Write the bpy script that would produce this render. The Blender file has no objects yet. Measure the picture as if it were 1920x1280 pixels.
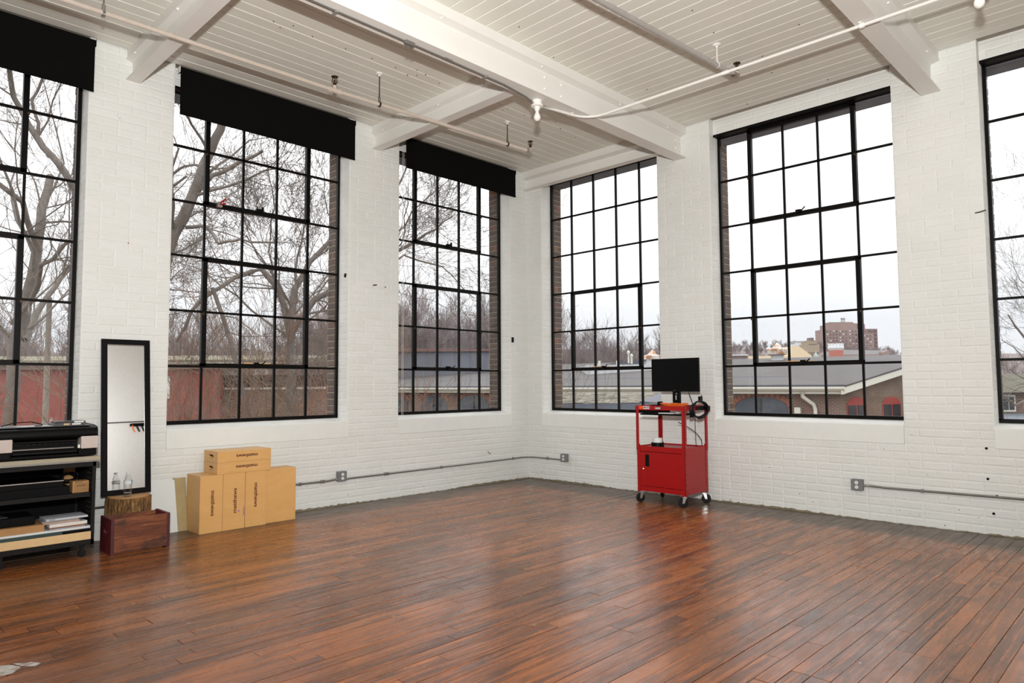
import bpy, math, random
import numpy as np
from mathutils import Matrix, Vector

# ------------------------------------------------------------------ camera
SC = bpy.context.scene
CAM = np.array((-7.1267, -6.6789, 1.3038))
YAW, PIT, ROL, FPX = 0.77595, 0.06274, -0.00577, 1292.9
FW = np.array([math.cos(PIT)*math.cos(YAW), math.cos(PIT)*math.sin(YAW), math.sin(PIT)])
RT0 = np.array([math.sin(YAW), -math.cos(YAW), 0.0])
UP0 = np.cross(RT0, FW)
RT = RT0*math.cos(ROL)+UP0*math.sin(ROL)
UP = -RT0*math.sin(ROL)+UP0*math.cos(ROL)
cd = bpy.data.cameras.new('camera')
cd.sensor_width = 36.0
cd.lens = 36.0*FPX/1920
cd.clip_start = 0.05
cd.clip_end = 3000
cam = bpy.data.objects.new('camera', cd)
SC.collection.objects.link(cam)
M4 = Matrix([[RT[i], UP[i], -FW[i], CAM[i]] for i in range(3)]+[[0, 0, 0, 1]])
cam.matrix_world = M4
SC.camera = cam

# ------------------------------------------------------------------ world: overcast sky
W = bpy.data.worlds.new('overcast')
SC.world = W
W.use_nodes = True
wn = W.node_tree
wn.nodes.clear()
wo = wn.nodes.new('ShaderNodeOutputWorld')
wb = wn.nodes.new('ShaderNodeBackground')
wt = wn.nodes.new('ShaderNodeTexCoord')
wx = wn.nodes.new('ShaderNodeSeparateXYZ')
wr = wn.nodes.new('ShaderNodeValToRGB')
wn.links.new(wt.outputs['Generated'], wx.inputs[0])
wn.links.new(wx.outputs['Z'], wr.inputs[0])
el = wr.color_ramp.elements
el[0].position = 0.0; el[0].color = (0.80, 0.83, 0.87, 1)
el[1].position = 1.0; el[1].color = (1.0, 1.0, 1.0, 1)
e = el.new(0.10); e.color = (0.86, 0.885, 0.92, 1)
e = el.new(0.20); e.color = (0.98, 0.985, 1.0, 1)
wn.links.new(wr.outputs[0], wb.inputs['Color'])
# a cloudy sky gets brighter towards the zenith
wm = wn.nodes.new('ShaderNodeMapRange')
wm.inputs['From Min'].default_value = 0.08
wm.inputs['From Max'].default_value = 0.9
wm.inputs['To Min'].default_value = 1.08
wm.inputs['To Max'].default_value = 3.0
wn.links.new(wx.outputs['Z'], wm.inputs['Value'])
wn.links.new(wm.outputs[0], wb.inputs['Strength'])
wn.links.new(wb.outputs[0], wo.inputs['Surface'])

# photographer's flash on a bracket above the camera, tipped up to bounce off the ceiling
def lamp(name, kind, loc, energy, aim=None, **kw):
    l = bpy.data.lights.new(name, kind)
    l.energy = energy
    for k, v in kw.items():
        setattr(l, k, v)
    o = bpy.data.objects.new(name, l)
    o.location = loc
    if aim is not None:
        o.rotation_euler = (Vector(aim)-Vector(loc)).to_track_quat('-Z', 'Y').to_euler()
    SC.collection.objects.link(o)
    return o
lamp('flash', 'SPOT', (-7.13, -6.69, 1.91), 1560, aim=(-4.0, -3.6, 4.3), shadow_soft_size=0.07,
     spot_size=math.radians(150), spot_blend=1.0, color=(1.0, 0.993, 0.972))
# added fill spot behind the view, brightens the back wall the mirror shows
lamp('rear_fill', 'SPOT', (-4.6, -8.4, 1.9), 500, aim=(-3.4, -10.4, 3.4), shadow_soft_size=.15, spot_size=math.radians(140), spot_blend=1.0)
SC.view_settings.view_transform = 'Standard'
SC.view_settings.look = 'None'
SC.view_settings.gamma = 1.0
SC.view_settings.use_curve_mapping = False
SC.view_settings.exposure = 0.0

# ------------------------------------------------------------------ helpers
RND = random.Random(7)
COL = SC.collection
PI = math.pi

def PX(u, v, depth):
    """a point of the outside world seen at pixel u, v, at its own real distance"""
    return CAM + (FW + RT*(u-960)/FPX - UP*(v-640)/FPX)*depth

def proj(p):
    d = np.asarray(p, float)-CAM
    z = d @ FW
    if z < .1:
        return -1e4, -1e4, z
    return 960+FPX*(d @ RT)/z, 640-FPX*(d @ UP)/z, z

def in_view(p, m=60):
    u, v, z = proj(p)
    return -m < u < 1920+m and -m < v < 1280+m and z > 0

def srgb(r, g, b):
    f = lambda c: (c/255/12.92) if c/255 <= .04045 else ((c/255+.055)/1.055)**2.4
    return (f(r), f(g), f(b), 1)

class MB:
    """collects pieces of one mesh"""
    def __init__(s):
        s.v = []; s.f = []
    def add(s, vs, fs):
        b = len(s.v)
        s.v += [tuple(map(float, p)) for p in vs]
        s.f += [tuple(i+b for i in f) for f in fs]
        return s
    def box(s, a, b, M=None):
        x0, y0, z0 = a; x1, y1, z1 = b
        vs = [(x0, y0, z0), (x1, y0, z0), (x1, y1, z0), (x0, y1, z0), (x0, y0, z1), (x1, y0, z1), (x1, y1, z1), (x0, y1, z1)]
        if M is not None:
            vs = [tuple(M @ Vector(p)) for p in vs]
        return s.add(vs, [(0, 3, 2, 1), (4, 5, 6, 7), (0, 1, 5, 4), (1, 2, 6, 5), (2, 3, 7, 6), (3, 0, 4, 7)])
    def cbox(s, c, d, M=None):
        return s.box([c[i]-d[i]/2 for i in range(3)], [c[i]+d[i]/2 for i in range(3)], M)
    def tube(s, pts, r, n=8, cap=True):
        pts = [np.array(p, float) for p in pts]
        m = len(pts)
        rs = r if hasattr(r, '__len__') else [r]*m
        vs = []; fs = []
        up = None
        for i, p in enumerate(pts):
            t = pts[min(i+1, m-1)]-pts[max(i-1, 0)]
            t = t/(np.linalg.norm(t)+1e-12)
            if up is None:
                up = np.array([0, 0, 1.]) if abs(t[2]) < .9 else np.array([1., 0, 0])
            a = np.cross(t, up); a /= np.linalg.norm(a)+1e-12
            b = np.cross(a, t); up = b
            for k in range(n):
                q = 2*PI*k/n
                vs.append(p+rs[i]*(a*math.cos(q)+b*math.sin(q)))
        for i in range(m-1):
            for k in range(n):
                k2 = (k+1) % n
                fs.append((i*n+k, i*n+k2, (i+1)*n+k2, (i+1)*n+k))
        if cap:
            fs.append(tuple(range(n))); fs.append(tuple((m-1)*n+k for k in reversed(range(n))))
        return s.add(vs, fs)
    def lathe(s, prof, n=20, c=(0, 0, 0), M=None, close=True):
        vs = []; fs = []
        for r, z in prof:
            for k in range(n):
                q = 2*PI*k/n
                p = Vector((c[0]+r*math.cos(q), c[1]+r*math.sin(q), c[2]+z))
                vs.append(tuple(M @ p) if M is not None else tuple(p))
        for i in range(len(prof)-1):
            for k in range(n):
                k2 = (k+1) % n
                fs.append((i*n+k, i*n+k2, (i+1)*n+k2, (i+1)*n+k))
        if close:
            fs.append(tuple(reversed(range(n)))); fs.append(tuple((len(prof)-1)*n+k for k in range(n)))
        return s.add(vs, fs)
    def prism(s, poly, axis, a, b):
        """poly: 2D outline; axis: 0/1/2 extruded from a to b"""
        n = len(poly)
        def P(q, t):
            l = list(q); l.insert(axis, t); return l
        vs = [P(q, a) for q in poly]+[P(q, b) for q in poly]
        fs = [tuple(range(n)), tuple(reversed(range(n, 2*n)))]
        fs += [(i, (i+1) % n, n+(i+1) % n, n+i) for i in range(n)]
        return s.add(vs, fs)
    def mesh(s, name, smooth=False):
        me = bpy.data.meshes.new(name)
        me.from_pydata(s.v, [], s.f)
        me.update()
        if smooth:
            me.polygons.foreach_set('use_smooth', [True]*len(me.polygons))
        return me

def link(name, me, mat=None, parent=None, loc=(0, 0, 0), rot=(0, 0, 0), bevel=0, label=None, kind=None):
    o = bpy.data.objects.new(name, me)
    COL.objects.link(o)
    if mat is not None and not len(me.materials):
        me.materials.append(mat)
    o.parent = parent
    o.location = loc
    o.rotation_euler = rot
    if bevel:
        m = o.modifiers.new('bevel', 'BEVEL')
        m.width = bevel; m.segments = 2; m.limit_method = 'ANGLE'; m.angle_limit = math.radians(40)
    if label: o['label'] = label
    if kind: o['kind'] = kind
    return o

def part(name, mb, mat, parent=None, smooth=False, **k):
    me = mb.mesh(name, smooth)
    # consistent outward normals are set by hand above; recalc where needed
    return link(name, me, mat, parent, **k)

def tag(o, label, cat, group=None, kind=None):
    o['label'] = label; o['category'] = cat
    if group: o['group'] = group
    if kind: o['kind'] = kind
    return o

def thing(name, label, cat, loc=(0, 0, 0), rz=0, group=None):
    o = bpy.data.objects.new(name, None)
    COL.objects.link(o)
    o.empty_display_size = .1
    o.location = loc; o.rotation_euler = (0, 0, rz)
    return tag(o, label, cat, group)

def copy_tree(o, parent=None):
    c = o.copy(); COL.objects.link(c); c.parent = parent
    for ch in list(o.children):
        copy_tree(ch, c)
    return c

def text_part(name, body, size, mat, parent, loc, rot, depth=.0006, label=None, sx=1.0, bold=0.0):
    cu = bpy.data.curves.new(name, 'FONT')
    cu.body = body; cu.size = size; cu.extrude = depth; cu.align_x = 'CENTER'; cu.align_y = 'CENTER'; cu.offset = bold
    cu.resolution_u = 3
    to = bpy.data.objects.new('tmp_text', cu)
    COL.objects.link(to)
    dg = bpy.context.evaluated_depsgraph_get()
    me = bpy.data.meshes.new_from_object(to.evaluated_get(dg))
    bpy.data.objects.remove(to)
    me.materials.clear()
    for v in me.vertices:
        v.co.x *= sx
    return link(name, me, mat, parent, loc=loc, rot=rot, label=label)

# ------------------------------------------------------------------ materials
class NT:
    def __init__(s, name):
        s.m = bpy.data.materials.new(name); s.m.use_nodes = True
        s.t = s.m.node_tree
        s.b = s.t.nodes['Principled BSDF']
        s.geo = None
    def n(s, typ, **kw):
        nd = s.t.nodes.new(typ)
        for k, v in kw.items():
            if k.startswith('i_'):
                nd.inputs[k[2:].replace('_', ' ')].default_value = v
            else:
                setattr(nd, k, v)
        return nd
    def l(s, a, b): s.t.links.new(a, b)
    def pos(s, scale=(1, 1, 1), rot=(0, 0, 0), obj=False):
        g = s.n('ShaderNodeTexCoord') if obj else s.n('ShaderNodeNewGeometry')
        mp = s.n('ShaderNodeMapping')
        mp.inputs['Scale'].default_value = scale
        mp.inputs['Rotation'].default_value = rot
        s.l(g.outputs['Object' if obj else 'Position'], mp.inputs['Vector'])
        return mp.outputs[0]
    def noise(s, vec, scale, detail=4, rough=.55, dist=0):
        nd = s.n('ShaderNodeTexNoise')
        nd.inputs['Scale'].default_value = scale; nd.inputs['Detail'].default_value = detail
        nd.inputs['Roughness'].default_value = rough; nd.inputs['Distortion'].default_value = dist
        if vec is not None: s.l(vec, nd.inputs['Vector'])
        return nd.outputs['Fac']
    def ramp(s, fac, stops, interp='LINEAR'):
        r = s.n('ShaderNodeValToRGB')
        r.color_ramp.interpolation = interp
        e = r.color_ramp.elements
        e[0].position, e[0].color = stops[0]
        e[1].position, e[1].color = stops[-1]
        for p, c in stops[1:-1]:
            k = e.new(p); k.color = c
        s.l(fac, r.inputs[0])
        return r.outputs[0]
    def math(s, op, a, b=None, c=None, clamp=False):
        nd = s.n('ShaderNodeMath', operation=op); nd.use_clamp = clamp
        for i, x in enumerate((a, b, c)):
            if x is None: continue
            if isinstance(x, (int, float)): nd.inputs[i].default_value = x
            else: s.l(x, nd.inputs[i])
        return nd.outputs[0]
    def mix(s, fac, a, b, blend='MIX'):
        nd = s.n('ShaderNodeMix', data_type='RGBA', blend_type=blend)
        for i, x in ((0, fac), (6, a), (7, b)):
            if isinstance(x, (int, float)): nd.inputs[i].default_value = x
            elif isinstance(x, tuple): nd.inputs[i].default_value = x
            else: s.l(x, nd.inputs[i])
        return nd.outputs[2]
    def col(s, c):
        if isinstance(c, tuple): s.b.inputs['Base Color'].default_value = c
        else: s.l(c, s.b.inputs['Base Color'])
        return s
    def rough(s, r):
        if isinstance(r, (int, float)): s.b.inputs['Roughness'].default_value = r
        else: s.l(r, s.b.inputs['Roughness'])
        return s
    def bump(s, h, strength=.3, dist=.01):
        b = s.n('ShaderNodeBump'); b.inputs['Strength'].default_value = strength; b.inputs['Distance'].default_value = dist
        s.l(h, b.inputs['Height']); s.l(b.outputs[0], s.b.inputs['Normal'])
        return s
    def rnd(s):
        oi = s.n('ShaderNodeObjectInfo'); g = s.n('ShaderNodeNewGeometry')
        a = s.math('MULTIPLY', oi.outputs['Random'], 7.13)
        b = s.math('MULTIPLY', g.outputs['Random Per Island'], 13.7)
        return s.math('FRACT', s.math('ADD', a, b))

def plain(name, c, rough=.5, metal=0, spec=None, var=.06, nscale=18, bump=0.0, coat=0):
    m = NT(name)
    v = m.noise(m.pos(), nscale, 3)
    lo = tuple(x*(1-var) for x in c[:3])+(1,)
    hi = tuple(min(1, x*(1+var)) for x in c[:3])+(1,)
    m.col(m.ramp(v, [(.3, lo), (.7, hi)]))
    m.rough(rough); m.b.inputs['Metallic'].default_value = metal
    if spec is not None: m.b.inputs['Specular IOR Level'].default_value = spec
    if coat: m.b.inputs['Coat Weight'].default_value = coat
    if bump: m.bump(v, bump, .004)
    return m.m

def m_brick_white():
    m = NT('painted_brick')
    p = m.pos()
    big = m.noise(p, 1.3, 3)
    c = m.ramp(big, [(.3, srgb(221, 223, 219)), (.7, srgb(229, 230, 227))])
    r = m.rnd()
    c = m.mix(m.math('MULTIPLY', r, .25), c, srgb(214, 215, 207))
    # flaked chips near the foot of the wall, a few higher up
    g = m.n('ShaderNodeNewGeometry'); sp = m.n('ShaderNodeSeparateXYZ'); m.l(g.outputs['Position'], sp.inputs[0])
    low = m.n('ShaderNodeMapRange'); m.l(sp.outputs['Z'], low.inputs[0])
    low.inputs[1].default_value = 0.0; low.inputs[2].default_value = 1.3; low.inputs[3].default_value = .715; low.inputs[4].default_value = .775
    ch = m.noise(m.pos((1, 1, 1.6)), 26, 2, .5)
    chip = m.math('GREATER_THAN', ch, low.outputs[0])
    c = m.mix(m.math('MULTIPLY', chip, .75), c, srgb(105, 75, 58))
    yl = m.math('GREATER_THAN', m.noise(m.pos((1, 1, 1.5)), 5, 4, .6), .72)
    c = m.mix(m.math('MULTIPLY', yl, .35), c, srgb(214, 190, 150))
    m.col(c); m.rough(.55)
    h = m.math('ADD', m.noise(p, 30, 5, .65), m.math('MULTIPLY', m.noise(p, 6, 3), 1.2))
    m.bump(h, .6, .007)
    return m.m

def m_dark_brick():
    m = NT('unpainted_brick')
    r = m.rnd()
    c = m.ramp(r, [(0, srgb(72, 60, 55)), (.4, srgb(84, 70, 63)), (.75, srgb(92, 74, 66)), (.95, srgb(102, 76, 64)), (1, srgb(140, 80, 56))])
    n = m.noise(m.pos(), 40, 4)
    c = m.mix(m.math('MULTIPLY', n, .4), c, srgb(70, 58, 54))
    m.col(c); m.rough(.9); m.bump(n, .5, .006)
    return m.m

def m_floor():
    m = NT('worn_varnished_board')
    r = m.rnd()
    g = m.n('ShaderNodeNewGeometry'); sp = m.n('ShaderNodeSeparateXYZ'); m.l(g.outputs['Position'], sp.inputs[0])
    off = m.n('ShaderNodeCombineXYZ'); m.l(m.math('MULTIPLY', r, 40), off.inputs[2])
    va = m.n('ShaderNodeVectorMath', operation='ADD'); m.l(m.pos((1.1, 26, 1)), va.inputs[0]); m.l(off.outputs[0], va.inputs[1])
    grain = m.noise(va.outputs[0], 2.2, 6, .65, .3)
    vb = m.n('ShaderNodeVectorMath', operation='ADD'); m.l(m.pos((1.0, 3.6, 1)), vb.inputs[0]); m.l(off.outputs[0], vb.inputs[1])
    blot = m.noise(vb.outputs[0], 2.4, 5, .62, .4)
    wide = m.noise(m.pos((.8, 1.0, 1)), .85, 3, .5)
    base = m.ramp(r, [(0, srgb(86, 50, 30)), (.3, srgb(112, 66, 36)), (.6, srgb(132, 78, 41)), (.85, srgb(154, 94, 50)), (1, srgb(96, 58, 38))])
    base = m.mix(m.ramp(grain, [(.46, (0, 0, 0, 1)), (.70, (1, 1, 1, 1))]), base, srgb(186, 106, 46))
    dk = m.ramp(blot, [(.50, (0, 0, 0, 1)), (.66, (1, 1, 1, 1))])
    base = m.mix(m.math('MULTIPLY', dk, .55), base, srgb(66, 49, 40))
    dk2 = m.ramp(wide, [(.46, (0, 0, 0, 1)), (.64, (1, 1, 1, 1))])
    base = m.mix(m.math('MULTIPLY', dk2, .45), base, srgb(70, 46, 33))
    # bare, grey unvarnished margin along both walls
    edge = m.noise(m.pos((3, 10, 1)), 1.5, 3)
    ex = m.math('ADD', sp.outputs['X'], m.math('MULTIPLY', edge, .34))
    ey = m.math('ADD', sp.outputs['Y'], m.math('MULTIPLY', edge, .34))
    mx = m.n('ShaderNodeMapRange'); m.l(ex, mx.inputs[0]); mx.inputs[1].default_value = -.50; mx.inputs[2].default_value = -.28
    my = m.n('ShaderNodeMapRange'); m.l(ey, my.inputs[0]); my.inputs[1].default_value = -.45; my.inputs[2].default_value = -.05
    ed = m.math('MAXIMUM', mx.outputs[0], my.outputs[0])
    grey = m.ramp(grain, [(.3, srgb(72, 64, 56)), (.7, srgb(104, 92, 80))])
    base = m.mix(m.math('MULTIPLY', ed, .9), base, grey)
    # paint drips
    sp2 = m.math('GREATER_THAN', m.noise(m.pos((1, 1, 1)), 34, 1, .3), .80)
    base = m.mix(m.math('MULTIPLY', sp2, .6), base, srgb(200, 195, 190))
    m.col(base)
    rg = m.noise(m.pos((1.5, 5, 1)), 3, 4)
    rr = m.n('ShaderNodeMapRange'); m.l(rg, rr.inputs[0]); rr.inputs[1].default_value = .3; rr.inputs[2].default_value = .7; rr.inputs[3].default_value = .19; rr.inputs[4].default_value = .34
    m.rough(m.math('ADD', rr.outputs[0], m.math('MULTIPLY', ed, .12)))
    m.b.inputs['Specular IOR Level'].default_value = .5
    m.bump(m.math('ADD', m.math('MULTIPLY', grain, .6), m.math('MULTIPLY', m.noise(m.pos((1, 2, 1)), 12, 3), .6)), .12, .004)
    return m.m

def m_paint(name, c1, c2, rough=.5, bump=.15, sc=12):
    m = NT(name)
    r = m.rnd()
    n = m.noise(m.pos(), 3, 4)
    c = m.mix(m.math('MULTIPLY', r, .8), m.ramp(n, [(.3, c1), (.7, c2)]), c1)
    m.col(c); m.rough(rough); m.bump(m.noise(m.pos(), sc, 4), bump, .004)
    return m.m

def m_glass():
    m = NT('window_glass')
    t = m.t
    t.nodes.remove(m.b)
    out = [n for n in t.nodes if n.type == 'OUTPUT_MATERIAL'][0]
    tr = m.n('ShaderNodeBsdfTransparent'); gl = m.n('ShaderNodeBsdfGlossy'); gl.inputs['Roughness'].default_value = .02
    df = m.n('ShaderNodeBsdfDiffuse'); df.inputs['Color'].default_value = srgb(225, 225, 228)
    lw = m.n('ShaderNodeFresnel'); lw.inputs[0].default_value = 1.45
    mx = m.n('ShaderNodeMixShader'); m.l(m.math('MULTIPLY', lw.outputs[0], .8), mx.inputs[0]); m.l(tr.outputs[0], mx.inputs[1]); m.l(gl.outputs[0], mx.inputs[2])
    # dust and dried drops
    dn = m.noise(m.pos((1, 1, .7)), 5, 5, .6)
    dust = m.n('ShaderNodeMapRange'); m.l(dn, dust.inputs[0]); dust.inputs[1].default_value = .45; dust.inputs[2].default_value = .85; dust.inputs[3].default_value = .015; dust.inputs[4].default_value = .10
    mx2 = m.n('ShaderNodeMixShader'); m.l(dust.outputs[0], mx2.inputs[0]); m.l(mx.outputs[0], mx2.inputs[1]); m.l(df.outputs[0], mx2.inputs[2])
    m.l(mx2.outputs[0], out.inputs['Surface'])
    return m.m

def m_brickwall(name, c1, c2, mortar, scale, axis='XZ', stain=.3):
    """small far bricks, printed on a far wall (courses of 2-3 pixels)"""
    m = NT(name)
    tc = m.n('ShaderNodeTexCoord'); mp = m.n('ShaderNodeMapping')
    m.l(tc.outputs['Object'], mp.inputs[0])
    if axis == 'XZ': mp.inputs['Rotation'].default_value = (-PI/2, 0, 0)
    if axis == 'YZ': mp.inputs['Rotation'].default_value = (-PI/2, 0, -PI/2)
    br = m.n('ShaderNodeTexBrick')
    m.l(mp.outputs[0], br.inputs['Vector'])
    br.inputs['Color1'].default_value = c1; br.inputs['Color2'].default_value = c2; br.inputs['Mortar'].default_value = mortar
    br.inputs['Scale'].default_value = scale
    br.inputs['Mortar Size'].default_value = .016
    br.inputs['Brick Width'].default_value = .22; br.inputs['Row Height'].default_value = .075
    n = m.noise(m.pos((1, 1, 1)), 1.2, 5)
    c = m.mix(m.math('MULTIPLY', m.ramp(n, [(.4, (0, 0, 0, 1)), (.7, (1, 1, 1, 1))]), stain), br.outputs['Color'], srgb(70, 58, 54))
    m.col(c); m.rough(.9)
    return m.m

def m_wood(name, c1, c2, rough=.45, scale=(2, 2, 30), sc=3, bump=.1, dist=.4):
    m = NT(name)
    n = m.noise(m.pos(scale, obj=True), sc, 6, .6, dist)
    m.col(m.ramp(n, [(.25, c1), (.75, c2)])); m.rough(rough)
    if bump: m.bump(n, bump, .003)
    return m.m

def emitless(name, c, rough=.4, **k): return plain(name, c, rough, **k)

M = {}
M['brick'] = m_brick_white()
M['mortar'] = plain('painted_mortar', srgb(226, 226, 222), .6, var=.03, bump=.3, nscale=25)
M['sill'] = plain('painted_concrete', srgb(227, 229, 225), .5, var=.02, bump=.1, nscale=9)
M['dark_brick'] = m_dark_brick()
M['dark_mortar'] = plain('old_mortar', srgb(150, 140, 118), .95, var=.15)
M['lintel'] = plain('outer_lintel', srgb(96, 98, 106), .8)
M['floor'] = m_floor()
M['sub'] = plain('sub_floor', srgb(26, 22, 19), .9)
M['ceil'] = m_paint('painted_ceiling_board', srgb(224, 223, 213), srgb(230, 229, 220), .5, .12)
M['ceil_gap'] = plain('ceiling_gap', srgb(150, 142, 130), .8)
M['beam'] = m_paint('painted_beam', srgb(226, 224, 218), srgb(232, 230, 225), .45, .1, 6)
M['black_paint'] = plain('black_gloss_paint', srgb(13, 12, 11), .4, spec=.12, var=.2)
M['glass'] = m_glass()
M['blind'] = plain('black_blackout_cloth', srgb(8, 8, 8), .9, spec=.1)
M['white_paint'] = plain('white_enamel', srgb(232, 230, 224), .4, var=.02)
M['steel'] = plain('galvanised_steel', srgb(150, 148, 144), .38, metal=.85)
M['grey_paint'] = plain('grey_painted_steel', srgb(118, 119, 121), .5)
M['pipe'] = plain('beige_painted_pipe', srgb(196, 184, 172), .35)
M['pipe_grey'] = plain('bare_grey_pipe', srgb(160, 155, 150), .35, metal=.2)
M['bronze'] = plain('dark_bronze', srgb(70, 52, 38), .45, metal=.6)
M['red'] = plain('red_powder_coat', srgb(156, 0, 4), .36, var=.05)
M['red_side'] = M['red']
M['black'] = plain('black_plastic', srgb(9, 9, 10), .4, spec=.12, var=.15)
M['black_matte'] = plain('black_matte', srgb(14, 14, 15), .7, spec=.12, var=.15)
M['screen'] = plain('switched_off_screen', srgb(6, 6, 7), .3, spec=.12, var=.02)
M['rubber'] = plain('rubber', srgb(30, 30, 31), .6, spec=.12)
M['chrome'] = plain('zinc_plated_steel', srgb(200, 200, 198), .28, metal=.9)
M['ply'] = m_wood('birch_plywood', srgb(212, 162, 98), srgb(220, 174, 112), .42, (3, 9, 9), 2.0, .03)
M['ply_edge'] = M['ply']
M['ink'] = plain('brown_ink', srgb(96, 50, 22), .6)
M['ink_dark'] = plain('dark_ink', srgb(44, 28, 20), .6)
M['kraft'] = plain('kraft_card', srgb(176, 132, 84), .7)
M['tan_card'] = plain('pale_tan_card', srgb(224, 190, 140), .65, var=.03)
M['paper'] = plain('white_paper', srgb(226, 226, 226), .6, var=.02)
M['olive'] = plain('olive_fibreboard', srgb(170, 152, 108), .7)
M['foam'] = plain('white_foamboard', srgb(222, 226, 224), .6, var=.01)
M['mirror'] = plain('silvered_glass', (.9, .9, .9, 1), .01, metal=1.0, var=0)
M['frame_black'] = plain('black_frame', srgb(11, 9, 11), .4, spec=.12)
M['putty'] = plain('beige_slab', srgb(168, 158, 136), .5)
M['beige_plastic'] = plain('beige_plastic', srgb(198, 184, 176), .45)
M['dark_steel'] = plain('dark_shelf_steel', srgb(34, 33, 32), .5, spec=.12)
M['orange'] = plain('orange_cable', srgb(226, 104, 22), .45)
M['orange_lab'] = plain('orange_sticker', srgb(236, 90, 30), .5)
M['purple'] = plain('purple_paint', srgb(150, 90, 190), .6)
M['bulb'] = plain('opal_bulb_glass', srgb(240, 238, 230), .2, var=0)
M['porcelain'] = plain('porcelain', srgb(236, 234, 228), .25, var=.01)

# ------------------------------------------------------------------ room shell
ZC = 4.33
SILL, SILLB = 0.914, 0.735
WIN_L = [(-7.43, -5.53), (-4.825, -2.933), (-2.242, -0.343)]     # windows 1..3, x ranges, left wall (plane y = 0)
WIN_R = [(-0.272, -2.169), (-2.870, -4.768), (-5.466, -7.364)]   # windows 4..6, y ranges, right wall (plane x = 0)
XFAR, YFAR = -11.5, -10.5
ZROW = [0.968, 1.500, 2.035, 2.567, 3.100, 3.635, 4.165]
XCOL = [0.0, 0.380, 0.763, 1.133, 1.500, 1.897]
DF = 0.20           # depth of the window frames behind the wall face
WT = 0.43           # wall thickness

def wall_layers(name, wins, length, place):
    """place(s, d, z): s = distance from the room corner, d = depth into the wall"""
    def boxes(mb, d0, d1, zb, ztop, head=None):
        def b(s0, s1, z0, z1, e0=d0, e1=d1):
            if s1-s0 < 1e-4: return
            P = [place(s0, e0, z0), place(s1, e1, z1)]
            mb.box([min(P[0][i], P[1][i]) for i in range(3)], [max(P[0][i], P[1][i]) for i in range(3)])
        s = 0
        b(-.02 if d0 < .1 else -WT, length, 0-.3, zb)
        ws = sorted([tuple(sorted((-a, -c))) for a, c in wins])
        s = -.02 if d0 < .1 else -WT
        for a, c in ws:
            b(s, a, zb, 4.6); s = c
            if head is None: b(a, c, ztop, 4.6)
            else: b(a, c, ztop, 4.6, *head)
        b(s, length, zb, 4.6)
    mb = MB(); boxes(mb, .0032, DF, SILLB, 4.172, head=(.104, DF))
    w = part(name, mb, M['mortar'], None, kind='structure')
    mo = MB(); boxes(mo, DF, WT, SILLB+.2, 4.26)
    part('outer_leaf', mo, M['dark_mortar'], w, label='unpainted outer brickwork')
    return w

PL = lambda s, d, z: (-s, d, z)
PR = lambda s, d, z: (d, -s, z)
wall_left = wall_layers('wall_left', WIN_L, -XFAR, PL)
wall_right = wall_layers('wall_right', WIN_R, -YFAR, PR)
# the two walls behind the camera, white; openings added to let in sky light from behind
def far_wall(name, along, fixed, span, openings, outward):
    mb = MB()
    def b(a0, a1, z0, z1):
        if along == 0: mb.box((a0, min(fixed, fixed+outward), z0), (a1, max(fixed, fixed+outward), z1))
        else: mb.box((min(fixed, fixed+outward), a0, z0), (max(fixed, fixed+outward), a1, z1))
    a = span[0]
    b(span[0], span[1], -.3, .95); b(span[0], span[1], 4.15, 4.6)
    for o0, o1 in openings:
        b(a, o0, .95, 4.15); a = o1
    b(a, span[1], .95, 4.15)
    return part(name, mb, M['mortar'], None, kind='structure')
far_wall('wall_back', 0, YFAR, (XFAR, 0.43), [(-10.6, -8.7), (-7.9, -6.0)], -.3)
far_wall('wall_far', 1, XFAR, (YFAR, 0.43), [(-9.9, -8.0), (-7.3, -5.4), (-4.7, -2.8), (-2.1, -.3)], -.3)

# --- painted bricks: face bricks of the two walls, reveals, dark outer jambs
COURSE = 0.0735
def brick_mesh(w, h, d, c=.009, name='brick'):
    """front faces -Y, centred on x and z; chamfered front edges"""
    x, z = w/2, h/2
    v = [(-x, d, -z), (x, d, -z), (x, d, z), (-x, d, z),
         (-x, .0034, -z), (x, .0034, -z), (x, .0034, z), (-x, .0034, z),
         (-x+c, 0, -z+c), (x-c, 0, -z+c), (x-c, 0, z-c), (-x+c, 0, z-c)]
    f = [(8, 9, 10, 11), (4, 5, 9, 8), (5, 6, 10, 9), (6, 7, 11, 10), (7, 4, 8, 11),
         (0, 1, 5, 4), (1, 2, 6, 5), (2, 3, 7, 6), (3, 0, 4, 7)]
    return v, f
BM_CACHE = {}
def brick_data(w, h, d, mat, c=.009):
    k = (round(w, 3), round(h, 3), round(d, 3), mat.name)
    if k not in BM_CACHE:
        v, f = brick_mesh(k[0], k[1], k[2], c)
        me = bpy.data.meshes.new('brick'); me.from_pydata(v, [], f); me.materials.append(mat)
        BM_CACHE[k] = me
    return BM_CACHE[k], brick_mesh(k[0], k[1], k[2], c)

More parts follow.
